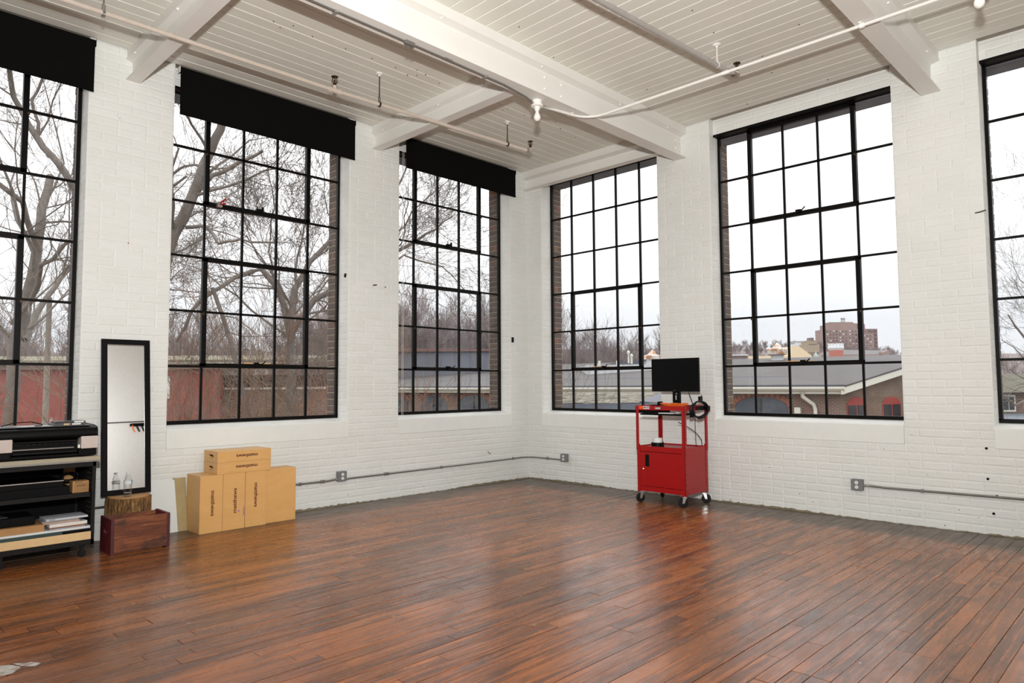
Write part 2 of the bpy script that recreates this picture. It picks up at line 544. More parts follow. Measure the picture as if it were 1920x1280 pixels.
def lay(spec, wall, mat, name, limit=300, stuff_label=None):
    """spec: list of (w, h, d, centre(x,y,z) of the front face, rz)"""
    sc = []
    for i, (w, h, d, c, rz) in enumerate(spec):
        if not in_view(c, 30): sc.append((-1, i)); continue
        dist = np.linalg.norm(np.array(c)-CAM)
        nrm = np.array([math.sin(rz), -math.cos(rz), 0.0])
        cs = abs(nrm @ (CAM-np.array(c)))/dist
        sc.append((w*h*cs/dist**2, i))
    sc.sort(reverse=True)
    keep = {i for s, i in sc[:limit] if s > 0}
    rest = MB()
    for i, (w, h, d, c, rz) in enumerate(spec):
        me, (v, f) = brick_data(w, h, d, mat)
        tilt = RND.uniform(-.004, .004)
        if i in keep:
            o = bpy.data.objects.new(name, me); COL.objects.link(o)
            o.parent = wall; o.location = c; o.rotation_euler = (tilt, tilt*.6, rz)
        else:
            cs, sn = math.cos(rz), math.sin(rz)
            rest.add([(c[0]+p[0]*cs-p[1]*sn, c[1]+p[0]*sn+p[1]*cs, c[2]+p[2]) for p in v], f)
    if rest.v:
        r = part(name+'work', rest, mat, wall, kind='stuff')
        if stuff_label: r['label'] = stuff_label

def face_bricks(wins, length, place, rz):
    out = []
    def row(s0, s1, z, odd, h=COURSE, edge=False):
        """bricks between s0 and s1"""
        L = .2333
        s = s0
        first = True
        while s < s1-.02:
            w = L if not (first and odd) else L/2
            if RND.random() < .13 and w > .2: w = L/2
            first = False
            if s1-(s+w) < .07: w = s1-s
            jd = RND.uniform(-.0013, .0013)
            e = .007
            out.append((round((w-e)*100)/100 if (w-e) > .12 else round(w-e, 2), round(h-.007, 4), .02,
                        place((s+s+w)/2, jd, z+h/2+RND.uniform(-.0012, .0012)), rz))
            s += w
    ws = sorted([tuple(sorted((-a, -c))) for a, c in wins])
    for k in range(10):
        row(0.0, length-3.0, k*COURSE, k % 2)
    nz = int(round((ZC+.0-SILLB)/COURSE))
    for k in range(nz):
        s = 0.0
        z = SILLB+k*COURSE
        if z+COURSE > ZC+.03: continue
        for a, c in ws+[(length-3.0, None)]:
            if a > s: row(s, a, z, k % 2)
            s = c if c is not None else s
    return out
spec = face_bricks(WIN_L, -XFAR, PL, 0)
def reveal_specs(wins, place, sgn, rz_rev, far_side=True):
    """white bricks on the reveals that face away from the corner / towards the camera"""
    wh = []; dk = []
    for a, c in wins:
        a, c = -a, -c
        lo, hi = min(a, c), max(a, c)
        for k in range(int((4.17-SILL)/COURSE)):
            z = SILL+.02+(k+.5)*COURSE
            if z+COURSE/2 > 4.17: break
            # reveal nearest the corner (s = lo)
            if k % 2:
                parts_w = [(.055, .10), (.150, .085)]
            else:
                parts_w = [(.100, .19)]
            for d, w in parts_w:
                wh.append((w-.006, COURSE-.008, .02, place(lo+.0, d, z), rz_rev))
            if k % 2: parts_d = [(DF+.036+.052, .102), (DF+.036+.148, .088)]
            else: parts_d = [(DF+.036+.092, .190)]
            for d, w in parts_d:
                dk.append((round(w-.008, 3), COURSE-.010, .02, place(lo+.004+RND.uniform(-.002, .002), d, z), rz_rev))
    return wh, dk
# left wall: the reveal nearest the corner faces -x ; right wall: it faces -y
whL, dkL = reveal_specs(WIN_L, lambda s, d, z: (-s-.002, d, z), 1, -PI/2)
whR, dkR = reveal_specs(WIN_R, lambda s, d, z: (d, -s-.002, z), 1, 0)
# header courses above the window, set back
def head_specs(wins, place, rz):
    out = []
    for a, c in wins:
        lo, hi = min(-a, -c), max(-a, -c)
        for k in range(2):
            s = lo+(.0 if k else .05)
            while s < hi-.05:
                w = min(.2333, hi-s)
                out.append((round(w-.008, 2), .072, .02, place(s+w/2, .1, 4.176+k*.079+.036), rz))
                s += w
    return out
lay(spec+whL+head_specs(WIN_L, PL, 0), wall_left, M['brick'], 'brick', 300, 'white painted brickwork')
spec = face_bricks(WIN_R, -YFAR, PR, -PI/2)
lay(spec+whR+head_specs(WIN_R, PR, -PI/2), wall_right, M['brick'], 'brick', 300, 'white painted brickwork')
lay(dkL, wall_left, M['dark_brick'], 'jamb_brick', 300, 'dark brick jambs')
lay(dkR, wall_right, M['dark_brick'], 'jamb_brick', 300, 'dark brick jambs')
# steel / concrete lintels over the outer openings
for wall, wins, P_ in ((wall_left, WIN_L, PL), (wall_right, WIN_R, PR)):
    for a, c in wins:
        mb = MB(); A = P_(-a, DF+.02, 4.135); B = P_(-c, WT+.01, 4.26)
        mb.box([min(A[i], B[i]) for i in range(3)], [max(A[i], B[i]) for i in range(3)])
        part('outer_lintel', mb, M['lintel'], wall)
        mb = MB(); A = P_(-a, .098, 4.150); B = P_(-c, DF+.03, 4.174)
        mb.box([min(A[i], B[i]) for i in range(3)], [max(A[i], B[i]) for i in range(3)])
        part('lintel_plate', mb, M['black_paint'], wall)

# crumbling mortar and dirt along the foot of both walls
M['dirt'] = plain('dirty_crumbling_mortar', srgb(120, 112, 92), .95, var=.35, nscale=30)
for wall, P_, n_ in ((wall_left, PL, 8.2), (wall_right, PR, 7.6)):
    mb = MB(); rr = random.Random(2)
    xs = np.arange(0, n_, .03); vs = []
    for x_ in xs:
        hgt = max(.002, .010+.010*math.sin(x_*2.3)+rr.uniform(-.006, .008)); dp = rr.uniform(.004, .016)
        vs += [P_(x_, -dp, .0005), P_(x_, -.004, hgt), P_(x_, .01, hgt)]
    k = len(xs)
    mb.add(vs, [q for i in range(k-1) for q in ((3*i, 3*i+3, 3*i+4, 3*i+1), (3*i+1, 3*i+4, 3*i+5, 3*i+2))])
    part('crumbled_mortar', mb, M['dirt'], wall, kind='stuff', label='crumbled dirty mortar at the foot of the wall')
# --- floor boards
floor = part('floor', MB().box((XFAR, YFAR, -.3), (0.1, 0.1, -.012)), M['sub'], None, kind='structure')
BW = 0.0872
bl = []
y = -0.002
while y > -7.7:
    x = 0.06
    if y < YFAR: break
    x += -RND.uniform(.2, 1.6)*0
    first = True
    while x > -8.8:
        L = round(RND.choice([.6, .8, 1.0, 1.2, 1.4, 1.6, 1.9, 2.2]), 1)
        if first: L = round(RND.uniform(.3, 2.0), 1); first = False
        bl.append((x-L/2, y-BW/2, L)); x -= L
    y -= BW
FB = {}
def board_geo(L, w, h=.012, c=.0009, gap=.0014):
    X, Y = L/2-gap/2, w/2-gap/2
    v = [(-X, -Y, -h), (X, -Y, -h), (X, Y, -h), (-X, Y, -h), (-X, -Y, -c), (X, -Y, -c), (X, Y, -c), (-X, Y, -c),
         (-X+c, -Y+c, 0), (X-c, -Y+c, 0), (X-c, Y-c, 0), (-X+c, Y-c, 0)]
    f = [(8, 9, 10, 11), (4, 5, 9, 8), (5, 6, 10, 9), (6, 7, 11, 10), (7, 4, 8, 11), (0, 1, 5, 4), (1, 2, 6, 5), (2, 3, 7, 6), (3, 0, 4, 7)]
    return v, f
sc = []
for i, (x, y, L) in enumerate(bl):
    pts = [(x+dx*L/2, y, 0) for dx in (-1, -.5, 0, .5, 1)]
    vis = sum(in_view(p, 10) for p in pts)
    d = np.linalg.norm(np.array((x, y, 0))-CAM)
    sc.append((vis*L/d**3, i))
sc.sort(reverse=True)
keep = {i for s, i in sc[:300] if s > 0}
rest = MB()
for i, (x, y, L) in enumerate(bl):
    g = .0022 if RND.random() > .15 else .0042
    k = (L, g)
    if k not in FB:
        v, f = board_geo(L, BW, gap=g); me = bpy.data.meshes.new('floor_board'); me.from_pydata(v, [], f); me.materials.append(M['floor']); FB[k] = (me, v, f)
    me, v, f = FB[k]
    z = RND.uniform(-.0007, .0007)
    if i in keep:
        o = bpy.data.objects.new('floor_board', me); COL.objects.link(o); o.parent = floor
        o.location = (x, y, z); o.rotation_euler = (RND.uniform(-.006, .006), RND.uniform(-.0006, .0006), 0)
    else:
        rest.add([(p[0]+x, p[1]+y, p[2]+z) for p in v], f)
for yy in np.arange(-7.8, YFAR, -.6):
    rest.add([(p[0]*1.0, p[1], p[2]) for p in board_geo(8.8, .6)[0]], board_geo(8.8, .6)[1])
    for q in range(12): a = rest.v[-12+q]; rest.v[-12+q] = (a[0]-4.4, a[1]+yy-.25, a[2])
v, f = board_geo(2.7, 10.4)
rest.add([(p[0]-10.1, p[1]-5.25, p[2]) for p in v], f)
part('floor_boarding', rest, M['floor'], floor, kind='stuff', label='smaller far floor boards')

def on_floor(u, v):
    d = FW + RT*(u-960)/FPX - UP*(v-640)/FPX
    p = CAM - d*CAM[2]/d[2]
    return (p[0], p[1], .0012)
sm = MB()
for poly in ([(-30, 1275), (-30, 1252), (16, 1246), (40, 1250), (24, 1262)], [(22, 1244), (60, 1241), (78, 1243), (66, 1249), (42, 1249)]):
    sm.add([on_floor(*q) for q in poly], [tuple(range(len(poly)))])
mk = NT('scuffed_white_paint'); nn = mk.noise(mk.pos((8, 60, 1)), 2, 4)
mk.col(mk.ramp(nn, [(.42, srgb(110, 78, 60)), (.5, srgb(196, 192, 186))])); mk.rough(.6)
part('paint_smear', sm, mk.m, floor, label='scuffed white paint smear on the boards', kind='stuff')
# --- ceiling boards
ceiling = part('ceiling', MB().box((XFAR-.3, YFAR-.3, ZC+.02), (WT, WT, ZC+.3)), M['ceil_gap'], None, kind='structure')
CB = {}
def cboard(cx, cy, L, w, along):
    k = (round(L, 2), round(w, 3))
    if k not in CB:
        v, f = board_geo(k[0], k[1], .018, .005, .0036)
        me = bpy.data.meshes.new('ceiling_board'); me.from_pydata(v, [], f); me.materials.append(M['ceil']); CB[k] = me
    o = bpy.data.objects.new('ceiling_board', CB[k]); COL.objects.link(o); o.parent = ceiling
    o.location = (cx, cy, ZC+RND.uniform(-.0012, .0012)); o.rotation_euler = (PI+RND.uniform(-.006, .006), 0, 0 if along == 'x' else PI/2)
PW = .1345
for k in range(18):
    yy = -.02-PW*(k+.5)
    e = [0.0, -2.58, -5.18, -7.78]
    for a, b in zip(e[:-1], e[1:]):
        cboard((a+b)/2, yy, a-b, PW, 'x')
for k in range(60):
    xx = -.01-PW*(k+.5)
    cboard(xx, -3.80, 2.60, PW, 'y')
for k in range(45):
    cboard(-.01-PW*(k+.5), -6.42, 2.60, PW, 'y')
cb = MB()
for k in range(16):
    xx = -8.2-.2*(k+.5)
    v, f = board_geo(10.3, .2, .018, .005, .004)
    cb.add([(xx-p[1], -5.2+p[0], ZC-p[2]) for p in v], [tuple(reversed(q)) for q in f])
part('ceiling_boarding', cb, M['ceil'], ceiling, kind='stuff')
# nail holes and old screw heads in the ceiling
nh = MB()
for u, v in [(513, 40), (525, 51), (550, 48), (586, 68), (648, 91), (698, 109), (742, 126), (764, 141), (782, 131), (781, 141), (798, 140), (823, 156), (652, 196),
             (973, 50), (1038, 107), (1298, 19), (1338, 61), (1213, 167), (1401, 195), (1429, 105), (1498, 46), (1447, 136), (1552, 149), (983, 216), (1042, 229), (1051, 241), (942, 206), (952, 203), (1079, 257)]:
    d = FW + RT*(u-960)/FPX - UP*(v-640)/FPX
    t = (ZC-CAM[2])/d[2]
    p = CAM+d*t
    nh.lathe([(.006, .004), (.006, -.003), (.003, -.006)], 6, (p[0], p[1], ZC))
part('nail', nh, plain('rusty_iron', srgb(70, 44, 30), .8), ceiling, kind='stuff', label='rusty nails left in the ceiling')

# --- steel beams
def beam(label, axis, c, a, b, z0, halfflange=.078, rivets=(), bolts=(), name='ceiling_beam', one_side=0):
    """axis: 'x' or 'y'; c: position across; a..b along; z0: underside"""
    t = thing(name, label, 'beam')
    zt = 4.25
    w = halfflange
    lo = -w if one_side >= 0 else -w
    hi = w if one_side == 0 else .012
    prof = [(lo, z0), (hi, z0), (hi, z0+.010), (.010, z0+.028), (.006, z0+.05), (.006, zt-.05), (.010, zt-.028), (hi, zt-.010), (hi, zt), (lo, zt), (lo, zt-.010), (-.010, zt-.028), (-.006, zt-.05), (-.006, z0+.05), (-.010, z0+.028), (lo, z0+.010)]
    def T(q, s): return (s, c+q[0], q[1]) if axis == 'x' else (c+q[0], s, q[1])
    n = len(prof)
    for nm, pr, mt in (('girder', prof, M['beam']), ('nailer_plank', [(lo+.004, zt), (hi-.004, zt), (hi-.004, ZC+.003), (lo+.004, ZC+.003)], M['beam'])):
        mb = MB(); n = len(pr)
        vs = [T(q, a) for q in pr]+[T(q, b) for q in pr]
        fs = [tuple(range(n)), tuple(reversed(range(n, 2*n)))]+[(i, (i+1) % n, n+(i+1) % n, n+i) for i in range(n)]
        mb.add(vs, fs); part(nm, mb, mt, t)
    dome = [(.014, 0), (.014, .004), (.010, .011), (.004, .014)]
    def dome_at(p, d):
        M_ = Matrix.Translation(p) @ Vector(d).to_track_quat('Z', 'Y').to_matrix().to_4x4()
        part('bolt', MB().lathe(dome, 8, M=M_), M['beam'], t, smooth=True)
    for s, q, zz, d in bolts:
        p = T((q, zz), s); dd = (0, d, 0) if axis == 'x' else (d, 0, 0)
        dome_at(p, dd)
    for s, sd in rivets:
        p = T((sd*.05, zt-.012), s); dome_at(p, (0, 0, -1))
    return t
beam('long white riveted steel beam running from upper left to the right wall pier', 'x', -2.50, XFAR, 0.0, 3.955,
     rivets=[(s, -1) for s in (-.35, -1.28, -2.5, -3.7, -4.9)],
     bolts=[(s, -.006, z, -1) for s, z in ((-2.42, 4.17), (-2.42, 4.06), (-2.18, 4.17), (-2.18, 4.06), (-.12, 4.15), (-.12, 4.06), (-.04, 4.15), (-.04, 4.06))])
beam('white steel beam at upper right landing on the pier between the right wall windows', 'x', -5.103, XFAR, 0.0, 3.955,
     rivets=[(s, -1) for s in (-.3, -1.4, -2.6)])
beam('short white cross beam over the pier beside the mirror', 'y', -5.185, -2.42, 0.0, 4.052, .058, rivets=[(-.2, -1), (-1.2, -1)])
beam('short white cross beam over the pier between the two middle black blinds', 'y', -2.58, -2.42, 0.0, 4.06, .058, rivets=[(-.2, -1), (-1.2, -1), (-1.9, -1)])
beam('white edge beam along the top of the corner window', 'y', -.012, -2.42, 0.0, 4.07, .095, rivets=[(-.5, -1), (-1.2, -1)], one_side=1)

# ------------------------------------------------------------------ windows
def T_bar(x0, z0, x1, z1, w, d0=0, d1=.035, vertical=None):
    mb = MB()
    if vertical is None: vertical = abs(z1-z0) > abs(x1-x0)
    if vertical:
        mb.box((x0-w/2, d0, z0), (x0+w/2, d0+.006, z1)); mb.box((x0-w/4, d0+.006, z0), (x0+w/4, d1, z1))
    else:
        mb.box((x0, d0, z0-w/2), (x1, d0+.006, z0+w/2)); mb.box((x0, d0+.006, z0-w/4), (x1, d1, z0+w/4))
    return mb

def latch_mesh(kind=0):
    mb = MB()
    mb.cbox((0, -.018, .018), (.055, .03, .04))
    mb.cbox((0, -.04, .01), (.03, .02, .02))
    if kind: mb.tube([(.02, -.04, .02), (.05, -.055, .02), (.085, -.06, .05)], [.008, .007, .006], 6)
    else: mb.cbox((.03, -.045, .035), (.02, .02, .05)); mb.tube([(-.02, -.04, .02), (-.03, -.05, .06)], [.006, .006], 6)
    return mb

def make_window(n, loc, rz, upper=True, lower=True, mirror=False, latches=(1, 1), stick=0):
    w = bpy.data.objects.new('window_%d' % n, None); COL.objects.link(w)
    w['kind'] = 'structure'; w.location = loc; w.rotation_euler = (0, 0, rz)
    X = XCOL; Z = ZROW; W_ = X[-1]
    ft = .030
    # outer frame
    f = MB()
    f.box((0, -.004, Z[0]-.022), (W_, .036, Z[0]+.014)); f.box((0, -.004, Z[6]-.022), (W_, .036, Z[6]+.004))
    f.box((0, -.004, Z[0]), (ft, .036, Z[6])); f.box((W_-ft, -.004, Z[0]), (W_, .036, Z[6]))
    part('window_frame', f, M['black_paint'], w)
    vents = []
    if lower: vents.append((1, 3))
    if upper: vents.append((4, 6))
    inv = lambda r: any(a <= r < b for a, b in vents)
    # vertical glazing bars
    for c in (1, 2, 3, 4):
        if c in (2, 3):
            part('glazing_bar', T_bar(X[c], Z[0], X[c], Z[6], .022), M['black_paint'], w)
        else:
            part('glazing_bar', T_bar(X[c], Z[0], X[c], Z[6], .022), M['black_paint'], w)
    for r in range(1, 6):
        part('glazing_bar', T_bar(0, Z[r], W_, Z[r], .023), M['black_paint'], w)
    for a, b in vents:
        mb = MB(); t = .044
        x0, x1, z0, z1 = X[1], X[4], Z[a], Z[b] if b < 6 else Z[6]-.02
        mb.box((x0-.012, -.016, z0-.012), (x1+.012, .03, z0-.012+t)); mb.box((x0-.012, -.016, z1+.012-t), (x1+.012, .03, z1+.012))
        mb.box((x0-.012, -.016, z0), (x0-.012+t, .03, z1)); mb.box((x1+.012-t, -.016, z0), (x1+.012, .03, z1))
        v = part('vent_sash', mb, M['black_paint'], w)
        part('latch', latch_mesh(latches[0 if b < 6 else 1]), M['black_paint'], v, loc=((x0+x1)/2-.02, 0, z0+.01))
        for xx in (x0-.006, x1+.006):
            part('pivot', MB().lathe([(.012, -.012), (.014, 0), (.012, .012)], 8, M=Matrix.Translation((xx, -.02, (z0+z1)/2-.02)) @ Matrix.Rotation(PI/2, 4, 'X')), M['bronze'], v)
    # panes
    for i in range(5):
        for j in range(6):
            k = ('pane', i, j)
            if k not in CB:
                mb = MB(); g = .003
                mb.add([(X[i]+g, .012, Z[j]+g), (X[i+1]-g, .012, Z[j]+g), (X[i+1]-g, .012, Z[j+1]-g), (X[i]+g, .012, Z[j+1]-g)], [(0, 1, 2, 3)])
                me = mb.mesh('pane'); me.materials.append(M['glass']); CB[k] = me
            link('pane', CB[k], None, w)
    # painted concrete sill
    s = MB().prism([(-DF-.006, SILLB), (.03, SILLB), (.03, .950), (-DF+.01, SILL+.002), (-DF-.006, SILL-.008)], 0, 0.0, W_)
    part('window_sill', s, M['sill'], w, bevel=.004)
    if stick:
        mb = MB().box((stick-.16, -.03, Z[1]+.034), (stick+.12, -.018, Z[1]+.042))
        part('wooden_stick', mb, M['ply'], w)
    return w
make_window(1, (-7.43, DF, 0), 0, latches=(0, 0))
w2 = make_window(2, (-4.825, DF, 0), 0, latches=(1, 0), stick=.95)
make_window(3, (-2.242, DF, 0), 0, latches=(1, 0))
make_window(4, (DF, -.272, 0), -PI/2, upper=False, latches=(1, 1), stick=.9)
make_window(5, (DF, -2.870, 0), -PI/2, latches=(1, 1), stick=.9)
make_window(6, (DF, -5.466, 0), -PI/2, upper=False, lower=False)

# ------------------------------------------------------------------ roller blinds
def blind(label, x0, x1, z0, z1, y, chain_x=None, chain_z=.78, chain_y=None, bracket=None):
    t = thing('roller_blind', label, 'blind', ((x0+x1)/2, y, z1), 0)
    L = (x1-x0)/2
    part('roller', MB().tube([(-L, .025, -.030), (L, .025, -.030)], .027, 16), M['blind'], t, smooth=True)
    mb = MB()
    n = 24; H = z1-z0
    vs = []; fs = []
    for i in range(n+1):
        xx = -L+2*L*i/n
        w = .0012*math.sin(i*1.1)
        for zz in (-.02, -H*.5, -H):
            vs.append((xx, -.002+w, zz)); vs.append((xx, .0+w, zz))
    for i in range(n):
        a = i*6; b = a+6
        for j in (0, 2):
            fs += [(a+j, b+j, b+j+2, a+j+2), (a+j+1, a+j+3, b+j+3, b+j+1)]
        fs += [(a+4, b+4, b+5, a+5), (a, a+1, b+1, b)]
    fs += [(0, 2, 3, 1), (2, 4, 5, 3)]
    k = n*6; fs += [(k, k+1, k+3, k+2), (k+2, k+3, k+5, k+4)]
    mb.add(vs, fs)
    part('cloth', mb, M['blind'], t)
    part('hem_bar', MB().cbox((0, -.001, -H+.008), (2*L, .007, .016)), M['blind'], t)
    for sx in (-1, 1):
        part('bracket', MB().cbox((sx*(L+.006), .02, -.035), (.006, .05, .06)), M['white_paint'] if sx < 0 else M['black'], t, bevel=.003)
    if chain_x is not None:
        c = MB()
        y0 = -.03-y if chain_y is None else chain_y-y
        for s in (-1, 1):
            pts = [(chain_x-(x0+x1)/2+s*.010, y0, z-z1) for z in np.linspace(z1-.04, chain_z+.012, 12)]
            c.tube(pts, .0016, 5)
        a = [(chain_x-(x0+x1)/2+.010*math.cos(q), y0, chain_z+.012-.014*math.sin(q)-z1) for q in np.linspace(0, PI, 7)]
        c.tube(a, .0016, 5)
        part('pull_chain', c, M['ceil'], t, label='thin pale pull chain loop')
    return t
blind('black blackout roller blind over the leftmost window, cut by the photo edge', -7.46, -5.505, 3.845, 4.318, -.05)
blind('wide black blackout roller blind over the window behind the wooden boxes', -4.795, -2.893, 3.850, 4.318, -.05, -2.905, .77)
blind('short black blackout roller blind over the left wall window nearest the corner', -2.18, -.283, 3.925, 4.318, -.05, -2.205, .775)

# ------------------------------------------------------------------ sprinkler pipes, conduit and bulbs
def sprinkler_head(name, t, p, mat=None):
    mb = MB()
    x, y, z = p
    mb.lathe([(.011, 0), (.011, .018), (.016, .020), (.016, .03)], 10, (x, y, z))
    for s in (-1, 1):
        mb.tube([(x+s*.010, y, z+.028), (x+s*.024, y, z+.045), (x+s*.022, y, z+.066), (x+s*.004, y, z+.082)], .0042, 6)
    mb.lathe([(.006, .035), (.009, .05), (.005, .066)], 8, (x, y, z))
    mb.lathe([(.004, .08), (.030, .084), (.034, .089), (.004, .092)], 14, (x, y, z))
    part(name, mb, M['bronze'], t)
def hanger(t, x, y, z, mat, zc=ZC):
    mb = MB()
    mb.lathe([(.038, zc-z), (.034, zc-z-.008), (.012, zc-z-.018), (.009, zc-z-.03)], 12, (x, y, z))
    part('ceiling_flange', mb, M['white_paint'], t)
    mb = MB().tube([(x, y, zc-.02), (x, y, z+.075)], .0055, 6)
    part('hanger_rod', mb, mat, t)
    mb = MB()
    for s in (-1, 1):
        mb.tube([(x, y, z+.08), (x+s*.010, y, z+.065), (x+s*.010, y, z+.02), (x, y+.02*s, z+.005)], .0035, 6)
    mb.lathe([(.026, -.008), (.026, .008)], 14, M=Matrix.Translation((x, y, z)) @ Matrix.Rotation(PI/2, 4, 'Y'))
    part('pipe_ring', mb, mat, t, smooth=False)
t = thing('sprinkler_pipe', 'thin beige sprinkler pipe running above the left wall blinds', 'pipe', (0, 0, 0))
zp = lambda x: 4.075-(x+1.225)*-.0185
part('pipe', MB().tube([(XFAR, -1.2, 3.985), (-3.86, -1.2, 4.010), (-1.24, -1.2, 4.078)], .0185, 14), M['pipe'], t, smooth=True)
z1 = 4.010
part('tee', MB().tube([(-3.91, -1.2, z1), (-3.895, -1.2, z1), (-3.89, -1.2, z1), (-3.81, -1.2, z1), (-3.805, -1.2, z1), (-3.79, -1.2, z1)], [.027, .027, .024, .024, .027, .027], 14)
     .tube([(-3.85, -1.2, z1), (-3.85, -1.2, z1+.045)], .018, 10), M['pipe'], t)
sprinkler_head('sprinkler_head', t, (-3.85, -1.2, z1+.04))
part('elbow', MB().tube([(-1.28, -1.2, 4.077), (-1.235, -1.2, 4.078), (-1.215, -1.2, 4.09), (-1.212, -1.2, 4.115)], [.024, .025, .024, .021], 12), M['pipe'], t, smooth=True)
sprinkler_head('sprinkler_head', t, (-1.212, -1.2, 4.11))
hanger(t, -5.741, -1.2, 3.997, M['steel'])
hanger(t, -3.36, -1.2, 4.023, M['bronze'])
hanger(t, -1.60, -1.2, 4.069, M['bronze'])
t = thing('sprinkler_pipe', 'bare grey sprinkler pipe in the upper middle, ending below the boards', 'pipe', (0, 0, 0))
part('pipe', MB().tube([(XFAR, -3.8, 3.78), (-3.368, -3.8, 4.030), (-1.22, -3.8, 4.160)], .022, 14), M['pipe_grey'], t, smooth=True)
part('elbow', MB().tube([(-1.26, -3.8, 4.158), (-1.20, -3.8, 4.163), (-1.175, -3.8, 4.178), (-1.172, -3.8, 4.205)], [.027, .028, .027, .022], 12), M['pipe'], t, smooth=True)
sprinkler_head('sprinkler_head', t, (-1.172, -3.8, 4.20))
hanger(t, -1.555, -3.8, 4.143, M['white_paint'])

t = thing('ceiling_conduit', 'grey metal conduit fixed under the long beam, left of the bulb', 'conduit', (0, 0, 0))
part('tube', MB().tube([(XFAR, -2.50, 3.942), (-4.2, -2.50, 3.942), (-2.95, -2.49, 3.942), (-2.62, -2.455, 3.938), (-2.5, -2.44, 3.915)], .0085, 8), M['steel'], t, smooth=True)
for x in (-4.62, -3.16):
    part('clip', MB().cbox((x, -2.485, 3.944), (.022, .055, .018)).cbox((x, -2.46, 3.948), (.01, .02, .02)), M['chrome'], t)
part('box_connector', MB().cbox((-3.98, -2.50, 3.938), (.085, .035, .03)).cbox((-4.0, -2.49, 3.92), (.012, .02, .02)).cbox((-3.95, -2.49, 3.92), (.012, .02, .02)), M['steel'], t, bevel=.003)
part('coupling', MB().tube([(-3.62, -2.50, 3.942), (-3.55, -2.50, 3.942)], .0115, 8), M['steel'], t)

t = thing('ceiling_conduit', 'white painted conduit bending from the bulb across the beams to the right', 'conduit', (0, 0, 0))
pts = [(-2.40, -2.44, 3.915), (-2.2, -2.455, 3.935), (-2.02, -2.485, 3.938)]
for q in np.linspace(0, PI/2, 8):
    pts.append((-2.02+.24*math.sin(q), -2.725+.24*math.cos(q)+0*q, 3.938))
pts += [(-1.78, -3.2, 3.938), (-1.78, -7.6, 3.938)]
pts = [(a, b, c) for a, b, c in pts]
part('tube', MB().tube(pts, .0135, 10), M['white_paint'], t, smooth=True)
part('clip', MB().cbox((-2.0, -2.47, 3.945), (.02, .06, .02)), M['white_paint'], t)
part('clip', MB().tube([(-1.78, -5.09, 3.938), (-1.78, -5.06, 3.938)], .02, 8).cbox((-1.78, -5.07, 3.952), (.07, .02, .008)), M['white_paint'], t)
part('coupling', MB().tube([(-1.78, -4.02, 3.938), (-1.78, -3.96, 3.938)], .0165, 10), M['white_paint'], t)

def bulb(label, x, y, z):
    t = thing('bare_bulb', label, 'lamp', (x, y, z))
    part('lamp_box', MB().lathe([(.046, .0), (.046, -.035), (.052, -.038), (.058, -.044), (.058, -.056), (.050, -.060)], 20), M['porcelain'], t)
    part('socket', MB().lathe([(.034, -.058), (.030, -.07), (.022, -.092), (.021, -.10)], 18), M['porcelain'], t, smooth=True)
    part('bulb_glass', MB().lathe([(.014, -.098), (.016, -.112), (.024, -.128), (.031, -.146), (.033, -.160), (.030, -.174), (.020, -.187), (.008, -.193), (.001, -.194)], 20), M['bulb'], t, smooth=True)
    part('screw', MB().cbox((.04, -.03, -.05), (.01, .01, .016)), M['steel'], t)
    return t
bulb('bare white bulb hanging under the long beam in the middle', -2.455, -2.441, 3.955)
bulb('bare white bulb cut by the top right edge of the photo', -1.78, -5.80, 3.975)

# ------------------------------------------------------------------ wall conduit and outlets
def outlet(label, loc, rz):
    t = thing('outlet_box', label, 'outlet', loc, rz)
    part('box', MB().box((-.052, -.048, -.052), (.052, 0, .052)), M['grey_paint'], t, bevel=.006)
    part('cover', MB().box((-.053, -.054, -.053), (.053, -.048, .053)), M['grey_paint'], t, bevel=.004)
    for zz in (-.021, .021):
        s = part('socket', MB().lathe([(.0165, 0), (.0165, .004), (.015, .005)], 18, M=Matrix.Translation((0, -.054, zz)) @ Matrix.Rotation(PI/2, 4, 'X')), M['porcelain'], t, label='white socket face')
        mb = MB()
        for xx in (-.006, .006): mb.cbox((xx, -.0592, zz+.003), (.0022, .001, .008))
        mb.cbox((0, -.0592, zz-.008), (.004, .001, .004))
        sl = part('slot', mb, M['black'], s)
    for xx, zz in ((-.044, .044), (.044, -.044)):
        part('screw', MB().lathe([(.004, 0), (.003, .002)], 8, M=Matrix.Translation((xx, -.054, zz)) @ Matrix.Rotation(PI/2, 4, 'X')), M['chrome'], t)
    return t
outlet('grey double outlet box on the left wall, right of the wooden boxes', (-3.018, -.004, .322), 0)
outlet('grey double outlet box on the right wall near the room corner', (-.004, -.683, .332), -PI/2)
outlet('grey double outlet box on the right wall, right of the red cart', (-.004, -4.352, .330), -PI/2)
def conduit(label, pts, clips=(), name='wall_conduit'):
    t = thing(name, label, 'conduit', (0, 0, 0))
    part('tube', MB().tube(pts, .0105, 8), M['steel'], t, smooth=True)
    for c in clips:
        part('clip', MB().cbox(c[:3], c[3]), M['steel'], t, bevel=.002)
    return t
conduit('thin grey conduit along the left wall ending at the outlet beside the boxes', [(-7.4, -.022, .285), (-3.16, -.022, .285), (-3.10, -.03, .292), (-3.07, -.03, .295)],
        [(-3.24, -.02, .285, (.05, .03, .03)), (-3.50, -.02, .285, (.02, .03, .032))])
pts = [(-2.966, -.03, .285), (-2.9, -.024, .287), (-.16, -.024, .300)]
pts += [(-.16+.13*math.sin(q), -.154+.13*math.cos(q), .300) for q in np.linspace(0.2, PI/2-.2, 5)]
pts += [(-.024, -.16, .300), (-.024, -.55, .300), (-.03, -.632, .300)]
